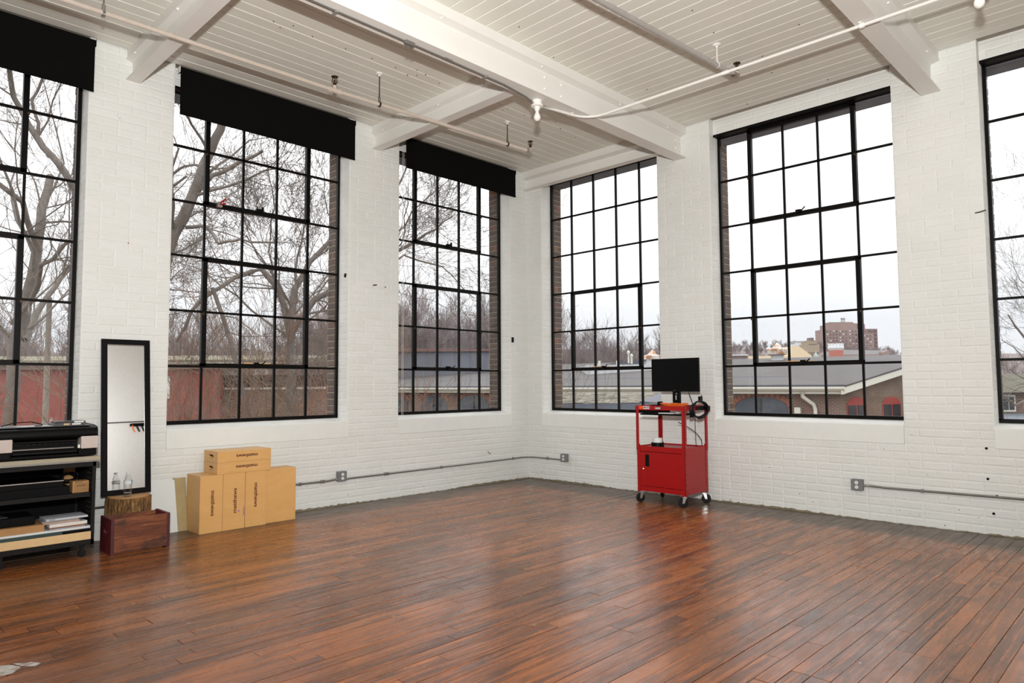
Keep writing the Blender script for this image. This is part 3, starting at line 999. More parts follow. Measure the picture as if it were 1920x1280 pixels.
conduit('thin grey conduit bending round the corner between the two outlets', pts,
        [(-2.42, -.02, .29, (.06, .03, .03)), (-.33, -.02, .30, (.02, .03, .034)), (-.02, -.37, .302, (.03, .02, .036)), (-1.6, -.02, .293, (.02, .03, .03))])
conduit('thin grey conduit running right from the outlet on the right wall', [(-.03, -4.404, .326), (-.03, -4.47, .328), (-.022, -4.60, .322), (-.022, -8.6, .36)], [(-.02, -4.9, .324, (.03, .02, .032))])

# small things left on the walls
def bit(name, label, cat, mb, mat, loc, rz=0, rot=None):
    o = part(name, mb, mat, None, loc=loc, rot=rot or (0, 0, rz))
    return tag(o, label, cat)
bit('tape_scrap', 'small black plastic scrap on the white window reveal beside the chain', 'tape', MB().box((-.005, -.018, -.022), (.0, .020, .022)), M['black'], (-2.935, .06, 2.545), 0, (0.3, 0, 0))
bit('tape_scrap', 'small black tape rectangle on the wall just left of the corner', 'tape', MB().box((-.022, -.003, -.036), (.022, 0, .036)), M['black'], (-.312, -.004, 1.926), 0)
bit('wall_hook', 'small dark hook on the pier between the two middle windows', 'hook', MB().tube([(0, 0, 0), (0, -.02, .0), (.012, -.034, .0), (.026, -.03, .004)], .007, 6), M['bronze'], (-2.604, -.002, 2.46))
bit('wall_hook', 'second smaller dark nail beside the dark hook on the pier', 'nail', MB().tube([(0, 0, 0), (0, -.025, -.004)], .005, 6), M['bronze'], (-2.445, -.002, 2.455))
bit('cup_hook', 'small brass cup hook low on the left wall near the corner', 'hook', MB().tube([(-.02, 0, .02), (-.02, -.015, .0), (-.008, -.018, -.018), (.008, -.018, -.018), (.018, -.012, -.002)], .0035, 6), M['bronze'], (-.77, -.002, .412))
bit('nail', 'brown nail stub sticking out of the rightmost pier', 'nail', MB().tube([(0, .04, -.003), (0, 0, 0), (-.03, -.045, .003)], .005, 6), M['bronze'], (-.003, -5.44, 2.79))
bit('rust_spot', 'small rusty nail head on the pier above the mirror', 'nail', MB().lathe([(.006, 0), (.004, .005)], 8, M=Matrix.Rotation(PI/2, 4, 'X')), plain('rust', srgb(150, 72, 36), .8), (-5.185, -.003, 2.58))
hl = MB()
for y_, z_ in ((-5.40, .735), (-5.40, .475), (-5.46, .335), (-5.43, .185)):
    hl.lathe([(.011, 0), (.011, .002)], 10, M=Matrix.Translation((-.0035, y_, z_)) @ Matrix.Rotation(-PI/2, 4, 'Y'))
part('drilled_hole', hl, M['black'], wall_right, kind='stuff', label='old drilled holes in the painted brick')
# red spring clamp on the vent bar
t = thing('spring_clamp', 'small red spring clamp gripping the black window bar', 'clamp', (-4.325, .155, 3.115))
part('jaw', MB().cbox((0, 0, -.01), (.05, .04, .03)).tube([(-.02, -.02, 0), (.0, -.03, .02)], .01, 6), M['chrome'], t)
for s in (0, 1):
    part('handle', MB().tube([(.0, -.03, .0+.012*s), (.05, -.045, .01+.05*s)], .008, 6), M['red'], t)

# ------------------------------------------------------------------ apple boxes
def slot_outline(w, h, n=5):
    pts = []
    for cx, a0 in ((w/2-h/2, -PI/2), (-w/2+h/2, PI/2)):
        for k in range(n+1):
            q = a0+PI*k/n
            pts.append((cx+h/2*math.cos(q), h/2*math.sin(q)))
    return pts

def ply_box(label, loc, dims, rz=0, hole_axis=None, text=None, trot=0, holes='ends', tsize=.046, tx=0, tz=0, group=None, name='wooden_box'):
    """dims (x, y, z); base centre at loc. hand holes are cut through the two small ends (z ends, or x ends)"""
    X, Y, Z = dims
    t = thing(name, label, 'box', loc, rz, group)
    th = .012
    def panel(nm, a, b):
        part(nm, MB().box(a, b), M['ply'], t, bevel=.0015)
    def ring(nm, axis, pos0, pos1, hu, hv, cu, cv, w, h):
        """rectangular end panel with a slotted hand hole"""
        out = slot_outline(w, h)
        n = len(out)
        def at(u, v, d):
            return (d, u, v) if axis == 0 else (u, v, d)
        rect = []
        for u, v in out:   # matching points on the rectangle
            m = max(abs(u)/(w/2+1e-9), abs(v)/(h/2+1e-9))
            a = math.atan2(v/h, u/w)
            cu_, sv = math.cos(a), math.sin(a)
            k = 1/max(abs(cu_), abs(sv))
            rect.append((cu_*k*hu, sv*k*hv))
        vs = []
        for d in (pos0, pos1):
            vs += [at(cu+u, cv+v, d) for u, v in out]+[at(cu*0+u, cv*0+v, d) for u, v in rect]
        # snap nearest points to the four corners
        for base in (n, 3*n):
            for sx in (-1, 1):
                for sy in (-1, 1):
                    best = min(range(n), key=lambda i: (rect[i][0]-sx*hu)**2+(rect[i][1]-sy*hv)**2)
                    vs[base+best] = at(sx*hu, sy*hv, pos0 if base == n else pos1)
        fs = []
        for i in range(n):
            j = (i+1) % n
            fs += [(i, j, n+j, n+i), (2*n+i, 3*n+i, 3*n+j, 2*n+j), (i, 2*n+i, 2*n+j, j), (n+i, n+j, 3*n+j, 3*n+i)]
        part(nm, MB().add(vs, fs), M['ply'], t)
    if holes == 'top':      # standing on end: hand holes in top and bottom
        panel('side_panel', (-X/2, -Y/2, 0), (-X/2+th, Y/2, Z)); panel('side_panel', (X/2-th, -Y/2, 0), (X/2, Y/2, Z))
        panel('front_panel', (-X/2+th, -Y/2, 0), (X/2-th, -Y/2+th, Z)); panel('back_panel', (-X/2+th, Y/2-th, 0), (X/2-th, Y/2, Z))
        w_, h_ = (.10, .032)
        if X > Y: ring('end_panel', 2, Z-.016, Z-.002, X/2-th, Y/2-th, 0, 0, w_, h_)
        else:
            ring('end_panel', 2, Z-.014, Z, X/2-th, Y/2-th, 0, 0, .09, .04)
        panel('end_panel', (-X/2+th, -Y/2+th, .002), (X/2-th, Y/2-th, .016))
    else:
        panel('top_panel', (-X/2, -Y/2, Z-th), (X/2, Y/2, Z)); panel('bottom_panel', (-X/2, -Y/2, 0), (X/2, Y/2, th))
        panel('front_panel', (-X/2, -Y/2, th), (X/2, -Y/2+th, Z-th)); panel('back_panel', (-X/2, Y/2-th, th), (X/2, Y/2, Z-th))
        for s in (-1, 1):
            a, b = s*(X/2-.014), s*X/2
            before = len(t.children)
            ring('end_panel', 0, a, b, Y/2-th, Z/2-th, 0, 0, .112, .036)
            for ch in t.children:
                if ch.name.startswith('end_panel') and ch.location.z == 0: ch.location.z = Z/2
    if text:
        text_part('lettering', text, tsize, M['ink'], t, (tx, -Y/2-.0006, tz), (PI/2, trot, 0), label='brown stencilled word', sx=1.25, bold=.0011)
    return t
YB = -.375
ply_box('upright plywood box with lettering reading down, leftmost under the small boxes', (-4.557, YB+.1525, 0), (.203, .305, .508), holes='top', text='matthews', trot=PI/2, tx=.012, tz=.26)
ply_box('upright plywood box with lettering reading upward and purple marks', (-4.351, YB+.1525, 0), (.203, .305, .508), holes='top', text='matthews', trot=-PI/2, tx=.008, tz=.26)
ply_box('upright plywood box with lettering reading down, third from the left', (-4.142, YB+.1525+.004, 0), (.203, .305, .508), holes='top', text='matthews', trot=PI/2, tx=.0, tz=.29)
ply_box('wide upright plywood box without lettering at the right of the stack', (-3.871, -.335+.1015, 0), (.305, .203, .508), holes='top')
ply_box('low plywood box with upside-down lettering, lower of the two stacked on top', (-4.256, YB+.1525, .509), (.508, .305, .102), text='matthews', trot=PI, tx=.02, tz=.056, tsize=.042)
ply_box('low plywood box with upside-down lettering, topmost of the stack', (-4.254, YB+.1545, .612), (.508, .305, .102), text='matthews', trot=PI, tx=.02, tz=.052, tsize=.042)
# purple paint marks on the second box
for o in bpy.data.objects:
    if o.get('label', '').startswith('upright plywood box with lettering reading upward'):
        part('paint_mark', MB().prism([(.088, .12), (.098, .12), (.094, .21), (.090, .19)], 1, -.1533, -.1526), M['purple'], o, label='purple paint streak')
        part('paint_mark', MB().box((.04, -.1533, .155), (.052, -.1526, .167)), M['purple'], o)
        break
# boards leaning on the wall
def lean(name, label, cat, pts, mat, th, tilt, loc):
    mb = MB().prism(pts, 1, 0, th)
    o = part(name, mb, mat, None, loc=loc, rot=(tilt, 0, 0))
    return tag(o, label, cat)
lean('olive_board', 'olive fibreboard sheet leaning on the wall between white board and boxes', 'board', [(-.14, 0), (.085, 0), (.085, .478), (-.14, .478)], M['olive'], .004, -math.atan2(.085, .47), (-4.737, -.100, .0005))
lean('white_board', 'white foam board leaning on the wall beside the log stump', 'board', [(-.25, 0), (.0, 0), (-.012, .478), (-.25, .478)], M['foam'], .005, -math.atan2(.085, .47), (-4.74, -.106, .0005))
bit('tape_scrap', 'scrap of masking tape on the top edge of the white board', 'tape', MB().prism([(-.02, -.012), (.0, -.02), (.006, .004), (-.012, .006)], 1, 0, .001), M['putty'], (-4.752, -.026, .474), 0, (-.18, 0, 0))

# ------------------------------------------------------------------ stump, mirror, bottle, crate
t = thing('log_stump', 'bark-covered log stump standing behind the crate, carrying the mirror', 'stump', (-5.180, -.195, 0))
r_ = random.Random(3)
def stump_mesh(prof, n, jag):
    vs = []; fs = []
    ang = [2*PI*k/n for k in range(n)]
    rr = [1+.03*math.sin(2*a+.5)+.02*math.sin(3*a)+jag*(((k % 3) == 0)*.5+r_.uniform(-.5, .6)) for k, a in enumerate(ang)]
    for r, z in prof:
        for k in range(n):
            q = rr[k]+jag*.5*r_.uniform(-1, 1)
            
            vs.append((r*q*math.cos(ang[k]), r*q*math.sin(ang[k]), z))
    m = len(prof)
    for i in range(m-1):
        for k in range(n):
            k2 = (k+1) % n
            fs.append((i*n+k, i*n+k2, (i+1)*n+k2, (i+1)*n+k))
    fs.append(tuple(reversed(range(n)))); fs.append(tuple((m-1)*n+k for k in range(n)))
    return MB().add(vs, fs)
mk = NT('bark')
n1 = mk.noise(mk.pos((36, 36, 7), obj=True), 1.6, 6, .65, .6)
mk.col(mk.ramp(n1, [(.35, srgb(64, 44, 26)), (.5, srgb(120, 86, 48)), (.65, srgb(172, 130, 78))])); mk.rough(.9); mk.bump(n1, .9, .02)
part('bark', stump_mesh([(.168, 0)]+[(.170, z) for z in np.linspace(.03, .34, 9)]+[(.168, .378)], 72, .035), mk.m, t)
mk = NT('sawn_wood')
tc = mk.n('ShaderNodeTexCoord'); wv = mk.n('ShaderNodeTexWave', wave_type='RINGS', rings_direction='Z'); mk.l(tc.outputs['Object'], wv.inputs[0]); wv.inputs['Scale'].default_value = 14; wv.inputs['Distortion'].default_value = 2
mk.col(mk.ramp(wv.outputs['Fac'], [(.2, srgb(178, 132, 84)), (.8, srgb(202, 160, 112))])); mk.rough(.7)
part('cut_face', MB().lathe([(.158, .376), (.158, .386), (.155, .389)], 48), mk.m, t, label='pale sawn top')

MW, MH = .385, 1.335
t = thing('standing_mirror', 'tall black-framed mirror leaning on the wall on top of the stump', 'mirror', (-5.186, -.160, .391))
ang = math.atan2(.132, MH)
t.rotation_euler = (-ang, 0, 0)
FWd = .045
mb = MB()
for a, b in (((-MW/2, 0, 0), (-MW/2+FWd, .025, MH)), ((MW/2-FWd, 0, 0), (MW/2, .025, MH)), ((-MW/2+FWd, 0, 0), (MW/2-FWd, .025, FWd)), ((-MW/2+FWd, 0, MH-FWd), (MW/2-FWd, .025, MH))):
    mb.box(a, b)
part('frame', mb, M['frame_black'], t)
part('mirror_glass', MB().box((-MW/2+FWd-.004, .008, FWd-.004), (MW/2-FWd+.004, .012, MH-FWd+.004)), M['mirror'], t)
part('back_panel', MB().box((-MW/2+.01, .014, .01), (MW/2-.01, .022, MH-.01)), M['kraft'], t)

# bottle of water
mk = NT('clear_plastic')
mk.t.nodes.remove(mk.b)
out = [n for n in mk.t.nodes if n.type == 'OUTPUT_MATERIAL'][0]
tr = mk.n('ShaderNodeBsdfTransparent'); tr.inputs[0].default_value = (.93, .95, .95, 1); gl = mk.n('ShaderNodeBsdfGlossy'); gl.inputs['Roughness'].default_value = .08
lw = mk.n('ShaderNodeLayerWeight'); lw.inputs[0].default_value = .35
mx = mk.n('ShaderNodeMixShader'); mk.l(lw.outputs['Facing'], mx.inputs[0]); mk.l(tr.outputs[0], mx.inputs[1]); mk.l(gl.outputs[0], mx.inputs[2]); mk.l(mx.outputs[0], out.inputs[0])
M['clear'] = mk.m
t = thing('water_bottle', 'small clear plastic water bottle standing on the stump before the mirror', 'bottle', (-5.222, -.300, .3895))
prof = [(.022, 0), (.029, .004), (.032, .012)]
for k in range(12):
    z = .016+k*.0085
    prof += [(.032, z), (.0298, z+.0042)]
prof += [(.032, .124), (.0315, .132), (.027, .150), (.019, .170), (.0125, .184), (.0122, .192)]
part('body', MB().lathe(prof, 22, close=False), M['clear'], t, smooth=True)
part('cap', MB().lathe([(.0145, .190), (.0145, .203), (.013, .205)], 18), M['foam'], t, label='white cap')
part('label_band', MB().lathe([(.0327, .108), (.0327, .136)], 22, close=False), M['foam'], t, label='white and blue paper label')
mb = MB(); n = 6
vs = [(.0331*math.cos(q), .0331*math.sin(q), z) for z in (.106, .137) for q in np.linspace(-.95, -.1, n+1)]
mb.add(vs, [(i, i+1, n+1+i+1, n+1+i) for i in range(n)])
part('label_patch', mb, plain('blue_label', srgb(40, 150, 210), .4), t, label='blue label patch')
part('water', MB().lathe([(.02, .003), (.0285, .01), (.0285, .035)], 18), M['clear'], t)

mk = NT('old_crate_wood')
n1 = mk.noise(mk.pos((3, 3, 40), obj=True), 1.5, 6, .6, .3); n2 = mk.noise(mk.pos((4, 4, 6), obj=True), 1.3, 4)
c = mk.ramp(n1, [(.3, srgb(70, 32, 20)), (.5, srgb(112, 60, 34)), (.68, srgb(146, 86, 48))])
c = mk.mix(mk.ramp(n2, [(.5, (0, 0, 0, 1)), (.68, (1, 1, 1, 1))]), c, srgb(52, 34, 26))
mk.col(c); mk.rough(.55); mk.bump(n1, .2, .003)
M['crate'] = mk.m
mk = NT('crate_red_paint'); n1 = mk.noise(mk.pos((5, 5, 12), obj=True), 3, 5)
mk.col(mk.ramp(n1, [(.35, srgb(70, 18, 24)), (.65, srgb(112, 26, 34))])); mk.rough(.55)
M['crate_red'] = mk.m
CX0, CX1, CY0, CY1, CH = -5.437, -5.005, -.656, -.375, .275
t = thing('wooden_crate', 'old red-brown wooden bottle crate on the floor before the stump', 'crate', ((CX0+CX1)/2, (CY0+CY1)/2, 0))
w2_, d2_ = (CX1-CX0)/2, (CY1-CY0)/2
part('front_board', MB().box((-w2_+.02, -d2_, .012), (w2_-.02, -d2_+.012, CH-.003)), M['crate'], t, bevel=.002)
part('back_board', MB().box((-w2_+.02, d2_-.012, .012), (w2_-.02, d2_, CH-.008)), M['crate'], t, bevel=.002)
part('bottom_board', MB().box((-w2_+.02, -d2_+.012, .014), (w2_-.02, d2_-.012, .026)), M['crate'], t)
for s in (-1, 1):
    # end boards with a hand hole
    mb = MB(); x0, x1 = sorted((s*w2_, s*(w2_-.022)))
    mb.box((x0, -d2_, 0), (x1, d2_, .15)).box((x0, -d2_, .185), (x1, d2_, CH)).box((x0, -d2_, .15), (x1, -.05, .185)).box((x0, .05, .15), (x1, d2_, .185))
    part('end_board', mb, M['crate_red'], t)
    part('metal_strap', MB().box((x0-.001, -d2_-.0015, 0.004), (x1+.001, -d2_+.002, CH-.004)), plain('dull_strap', srgb(84, 46, 50), .5, metal=.3), t)
part('skid', MB().box((-w2_+.03, -d2_+.02, 0), (w2_-.05, -d2_+.05, .013)), M['crate'], t)
part('stud', MB().lathe([(.004, 0), (.003, .003)], 8, M=Matrix.Translation((.03, -d2_, .205)) @ Matrix.Rotation(PI/2, 4, 'X')), M['chrome'], t)
text_part('lettering', 'NITE', .032, plain('faded_ink', srgb(74, 38, 26), .6), t, (-.075, -d2_-.0004, .15), (PI/2, 0, 0), label='faded dark stamped letters', depth=.0003, sx=1.1)
text_part('lettering', 'KOLAS', .032, plain('faded_ink', srgb(74, 38, 26), .6), t, (.055, -d2_-.0004, .15), (PI/2, 0, 0), label='faded dark stamped letters', depth=.0003, sx=1.1)

# ------------------------------------------------------------------ printer on its cabinet (left edge)
CL, CR, CF, CBk = -7.05, -5.528, -.560, -.06
t = thing('rolling_shelf_cart', 'black steel shelf cart on castors at the left edge', 'cabinet', (0, 0, 0))
def bx(nm, a, b, mat, parent=None, bev=.002, **k):
    return part(nm, MB().box(a, b), mat, parent, bevel=bev, **k)
bx('top_slab', (CL-.02, CF-.02, .741), (CR+.022, CBk+.01, .772), M['putty'], t, label='beige laminate top')
bx('top_trim', (CL-.02, CF-.022, .728), (CR+.022, CBk, .742), M['steel'], t)
bx('shelf', (CL+.02, CF+.02, .458), (CR-.03, CBk, .490), M['dark_steel'], t)
bx('bottom_shelf', (CL, CF, .096), (CR, CBk, .135), M['dark_steel'], t)
bx('top_rail', (CL, CF, .692), (CR, CF+.02, .728), M['dark_steel'], t)
for x in (CL, CR-.024):
    bx('post', (x, CF, .096), (x+.024, CF+.03, .728), M['dark_steel'], t)
    bx('post', (x, CBk-.03, .096), (x+.024, CBk, .728), M['dark_steel'], t)
mb = MB()
bx('side_panel', (CR-.008, CF+.03, .135), (CR-.004, CBk-.03, .728), M['dark_steel'], t)
for i in range(5):
    for j in range(14):
        mb.cbox((CR-.0085, CF+.08+i*.03, .17+j*.038+(i % 2)*.004), (.001, .007, .004))
part('slot_row', mb, M['steel'], t, kind='stuff')
bx('back_panel', (CL, CBk-.004, .135), (CR, CBk, .728), M['black_matte'], t)
for x, y in ((CR-.07, CF+.045), (CR-.07, CBk-.05), (-6.11, CF+.045), (CL+.07, CF+.045), (CL+.07, CBk-.05)):
    c = part('caster', MB().lathe([(.024, -.012), (.027, -.006), (.027, .006), (.024, .012)], 20, M=Matrix.Translation((x, y, .027)) @ Matrix.Rotation(PI/2, 4, 'X')), M['rubber'], t)
    part('fork', MB().box((x-.010, y-.018, .026), (x+.010, y-.014, .094)).box((x-.010, y+.014, .026), (x+.010, y+.018, .094)).box((x-.02, y-.02, .088), (x+.02, y+.02, .097)), M['dark_steel'], c)
t = thing('large_printer', 'wide black and beige large-format printer on the shelf cart', 'printer', (0, 0, 0))
PR_, PL_, PF, PB = -5.535, -6.215, -.60, -.14
# hood: rounded front and right ends
prof = [(PF+.01, .925), (PF, .935), (PF+.003, .975), (PF+.02, .992), (PF+.10, 1.003), (PB-.02, 1.012), (PB, .99), (PB, .80), (PF+.09, .80), (PF+.09, .905)]
part('hood', MB().prism(prof, 0, PL_, PR_), M['black'], t, bevel=.010)
part('hood_top', MB().box((PL_+.02, PF+.075, 1.006), (PR_-.03, PB-.05, 1.0125)), plain('grey_hood', srgb(92, 92, 92), .3), t, bevel=.004, label='glossy grey top panel')
for a, b in ((-5.648, PR_+.002), (PL_-.0, -6.080)):
    bx('end_cover', (a, PF-.012, .836), (b, PF+.10, .930), M['beige_plastic'], t, .005, label='beige end cover')
bx('end_base', (-5.66, PF+.0, .781), (PR_-.006, PB, .836), M['black'], t, .008)
bx('end_base', (PL_, PF, .781), (-6.085, PB, .836), M['black'], t, .008)
bx('paper_tray', (-6.085, PF+.01, .783), (-5.66, PB, .800), M['black'], t)
part('roller', MB().tube([(-6.08, PF+.02, .848), (-5.69, PF+.02, .848)], .007, 10), M['steel'], t)
part('roller', MB().tube([(-6.08, PF+.05, .898), (-5.66, PF+.05, .898)], .006, 10), M['dark_steel'], t)
part('roller', MB().tube([(-6.07, PF+.012, .818), (-5.67, PF+.012, .818)], .005, 10), M['dark_steel'], t)
mb = MB()
for k in range(11): mb.cbox((-6.05+k*.036, PF+.045, .880), (.022, .01, .005))
part('guide_wheel', mb, M['dark_steel'], t, kind='stuff')
bx('lever', (-5.668, PF-.006, .842), (-5.654, PF+.01, .868), M['porcelain'], t, .002, label='small white lever')
# things on the printer
def slab(name, label, cat, c, d, mat, rz=0, bev=.002, group=None, rot=None):
    o = part(name, MB().cbox((0, 0, d[2]/2), d), mat, None, loc=c, rot=rot or (0, 0, rz), bevel=bev)
    tag(o, label, cat, group)
    return o
o = slab('disc_case', 'lower grey plastic case with pale spine labels on the printer', 'case', (-5.705, -.42, 1.0135), (.215, .16, .016), plain('grey_case', srgb(84, 80, 80), .4), .03)
part('spine_label', MB().cbox((.045, -.0805, .008), (.06, .001, .011)), M['paper'], o)
part('spine_label', MB().cbox((-.02, -.0805, .008), (.04, .001, .011)), M['tan_card'], o)
o = slab('disc_case', 'upper dark plastic case with white spine label on the printer', 'case', (-5.695, -.42, 1.0300), (.20, .15, .015), plain('dark_case', srgb(64, 62, 64), .3), .0)
part('spine_label', MB().cbox((.055, -.0755, .0075), (.065, .001, .011)), M['paper'], o)
slab('paper_sheet', 'white paper sheet lying on the left part of the printer', 'paper', (-5.93, -.45, 1.0135), (.22, .16, .001), M['paper'], .05, 0)
tag(part('black_cable', MB().tube([(-6.12, -.40, 1.018), (-6.03, -.38, 1.040), (-5.93, -.38, 1.045), (-5.86, -.40, 1.022), (-5.88, -.47, 1.018), (-5.93, -.51, 1.017)], .004, 6), M['black'], None, smooth=True),
    'thin black cable looping over the paper on the printer', 'cable')
# contents of the cart, upper shelf
o = slab('flat_black_box', 'long flat black box on the upper cart shelf', 'box', (-6.12, -.30, .4905), (.86, .42, .060), M['black_matte'], 0)
o = slab('black_panel_light', 'thin black panel with bright silver front edge on the upper shelf', 'panel', (-6.16, -.30, .5515), (.86, .40, .045), M['black'], 0)
part('silver_edge', MB().box((-.43, -.203, .040), (.43, -.198, .047)), M['chrome'], o, label='bright silver edge')
o = slab('carton', 'small brown carton with printed label on the upper shelf', 'box', (-5.612, -.44, .4905), (.112, .10, .088), M['kraft'], 0)
text_part('lettering', 'EPSON', .016, M['ink_dark'], o, (-.012, -.0506, .078), (PI/2, 0, 0))
mb = MB()
for a, b in (((-.04, -.0506, .012), (.045, -.0502, .0135)), ((-.04, -.0506, .066), (.045, -.0502, .0675)), ((-.04, -.0506, .040), (.045, -.0502, .0415)), ((-.04, -.0506, .012), (-.0385, -.0502, .067)), ((.0435, -.0506, .012), (.045, -.0502, .067))):
    mb.box(a, b)
for k in range(16):
    mb.box((-.03+k*.0042, -.0506, .046), (-.0285+k*.0042+(k % 3)*.0006, -.0502, .060)); 
    if k % 2: mb.box((-.03+k*.0042, -.0506, .020), (-.0282+k*.0042, -.0502, .034))
part('barcode_label', mb, M['ink_dark'], o)
slab('carton', 'tall brown carton standing at the back of the upper shelf', 'box', (-5.62, -.17, .4905), (.075, .05, .175), M['kraft'], 0)
mb = MB()
for k in range(5):
    q = np.linspace(0, 2*PI, 22)
    mb.tube([(-5.66+.055*math.cos(a)+.006*k, -.26+.02*k*math.sin(a+k), .600+.035*math.sin(a)+.004*k+.012) for a in q], .0035, 6)
tag(part('black_cable', mb, M['black'], None, smooth=True, loc=(0, 0, -.03)), 'tangled black cable coil beside the brown cartons on the shelf', 'cable')
# lower shelf
slab('long_carton', 'long pale tan carton lying at the bottom of the cart', 'box', (-6.02, -.42, .1355), (.96, .28, .060), M['tan_card'], 0)
o = slab('thin_flat_box', 'thin dark green box with black end on the tan carton', 'box', (-6.02, -.42, .196), (.95, .27, .022), plain('dark_green', srgb(44, 66, 64), .5), 0)
part('end_band', MB().box((.28, -.1362, .001), (.475, -.1355, .021)), M['black'], o)
slab('thin_flat_box', 'long thin white box above the dark green box', 'box', (-6.02, -.41, .2185), (.95, .26, .016), M['paper'], 0)
o = slab('kraft_box', 'open kraft cardboard box below the black case', 'box', (-6.18, -.36, .2350), (.66, .34, .050), M['kraft'], 0)
slab('black_case', 'black zipped case lying on the kraft box', 'case', (-6.25, -.34, .2855), (.70, .30, .065), M['black_matte'], 0, .01)
slab('grey_folder', 'dark grey folder lying on the black case', 'folder', (-6.23, -.38, .3510), (.30, .2, .006), plain('grey_folder', srgb(70, 70, 74), .6), .2)
bk = [('magazine', 'silver-edged magazine at the bottom of the book pile', (-5.705, -.44, .2350), (.24, .20, .010), srgb(160, 160, 165), .03),
      ('magazine', 'magazine with an orange-brown cover under the thick white book', (-5.70, -.44, .2455), (.23, .19, .008), srgb(150, 84, 50), -.05),
      ('book', 'thick white book tilted in the middle of the pile', (-5.70, -.44, .2540), (.25, .20, .024), srgb(226, 222, 214), .04),
      ('book', 'worn book with a patterned reddish spine', (-5.74, -.43, .2785), (.24, .18, .013), srgb(176, 150, 140), .02),
      ('book', 'thin grey book under the silver book', (-5.745, -.43, .2920), (.24, .18, .010), srgb(150, 142, 134), 0),
      ('book', 'silver-white spined book on top of the pile', (-5.705, -.43, .3025), (.275, .20, .015), srgb(196, 200, 208), .02)]
for nm, lb, c, d, cc, rz in bk:
    o = slab(nm, lb, 'book', c, d, plain('cover', cc, .5), rz, .001, 'pile of books on the lower cart shelf')
    part('pages', MB().cbox((0, .004, d[2]/2), (d[0]-.004, d[1]-.004+.0045, d[2]*.7)), M['paper'], o)
text_part('lettering', 'EPSON', .012, M['ink_dark'], o, (-.10, -.1006, .0075), (PI/2, 0, 0))

# ------------------------------------------------------------------ red AV cart
X0, X1, Y0, Y1 = -.620, -.150, -2.245, -2.840      # front face at X0 (towards the room), back near the wall
t = thing('av_cart', 'red steel equipment cart with cabinet, standing at the right wall', 'cart', (0, 0, 0))
th = .0022
# cabinet
bx('cabinet_side', (X0+.004, Y0-.004, .130), (X1-.004, Y0, .610), M['red'], t, .001)
bx('cabinet_side', (X0+.004, Y1, .130), (X1-.004, Y1+.004, .610), M['red'], t, .001)
bx('cabinet_back', (X1-.006, Y1+.004, .130), (X1-.002, Y0-.004, .610), M['red'], t, .001)
bx('side_trim', (X0+.03, Y1-.003, .130), (X1-.03, Y1+.001, .185), M['red'], t, .001)
bx('cabinet_floor', (X0+.004, Y1+.004, .130), (X1-.006, Y0-.004, .134), M['red'], t, .0)
bx('front_rail', (X0, Y1+.02, .130), (X0+.012, Y0-.02, .182), M['red'], t, .001)
bx('front_rail', (X0, Y1+.02, .562), (X0+.012, Y0-.02, .610), M['red'], t, .001)
d = bx('door', (X0-.001, Y1+.040, .186), (X0+.008, Y0-.034, .557), M['red'], t, .002)
bx('door_handle', (X0-.003, -2.396, .400), (X0-.001, -2.346, .528), M['black'], d, .001, label='black recessed slot handle')
bx('handle_recess', (X0-.0042, -2.388, .408), (X0-.003, -2.355, .520), M['black_matte'], d, .0)
part('lock', MB().lathe([(.009, 0), (.009, .006), (.006, .008)], 12, M=Matrix.Translation((X0-.001, -2.318, .372)) @ Matrix.Rotation(-PI/2, 4, 'Y')), M['chrome'], d)
# corner posts: folded angle steel
def angle(nm, x, y, sx, sy, z0, z1, w=.034, parent=t, tt=.003):
    mb = MB()
    xs = sorted((x, x+sx*w)); ys = sorted((y, y+sy*tt)); mb.box((xs[0], ys[0], z0), (xs[1], ys[1], z1))
    xs = sorted((x, x+sx*tt)); ys = sorted((y, y+sy*w)); mb.box((xs[0], ys[0], z0), (xs[1], ys[1], z1))
    return part(nm, mb, M['red'], parent)
for x, sx in ((X0, 1), (X1, -1)):
    for y, sy in ((Y0, -1), (Y1, 1)):
        angle('leg', x-sx*.003, y-sy*.003, sx, sy, .118, .64, .04)
        angle('upright', x-sx*.008, y-sy*.008, sx, sy, .575, 1.064, .036)
# middle shelf tray
mb = MB().box((X0+.002, Y1+.002, .604), (X1-.002, Y0-.002, .608))
part('shelf_tray', mb, M['red'], t)
for a, b in (((X0-.001, Y1, .585), (X0+.003, Y0, .622)), ((X1-.003, Y1, .585), (X1, Y0, .622)), ((X0, Y1-.001, .585), (X1, Y1+.003, .622)), ((X0, Y0-.003, .585), (X1, Y0+.001, .622))):
    bx('shelf_rim', a, b, M['red'], t, .001)
# top tray with a rim
bx('top_tray', (X0-.005, Y1-.005, 1.048), (X1+.005, Y0+.005, 1.052), M['red'], t, 0)
for a, b in (((X0-.012, Y1-.012, 1.018), (X0-.008, Y0+.012, 1.066)), ((X1+.008, Y1-.012, 1.018), (X1+.012, Y0+.012, 1.066)), ((X0-.012, Y1-.012, 1.018), (X1+.012, Y1-.008, 1.066)), ((X0-.012, Y0+.008, 1.018), (X1+.012, Y0+.012, 1.066))):
    bx('top_rim', a, b, M['red'], t, .001)
for z in (.235, .345, .455, .555, .60): part('screw', MB().lathe([(.005, 0), (.004, .003)], 8, M=Matrix.Translation((X0+.016, Y1-.003, z)) @ Matrix.Rotation(PI/2, 4, 'X')), M['black'], t)
for z in (.64, .69): part('screw', MB().lathe([(.005, 0), (.004, .003)], 8, M=Matrix.Translation((X0+.01, Y1-.008, z)) @ Matrix.Rotation(PI/2, 4, 'X')), M['chrome'], t)
for x, z in ((X0+.13, .600), (X0+.30, .600)): part('screw', MB().lathe([(.004, 0), (.003, .003)], 8, M=Matrix.Translation((x, Y1-.001, z)) @ Matrix.Rotation(PI/2, 4, 'X')), M['ink_dark'], t)
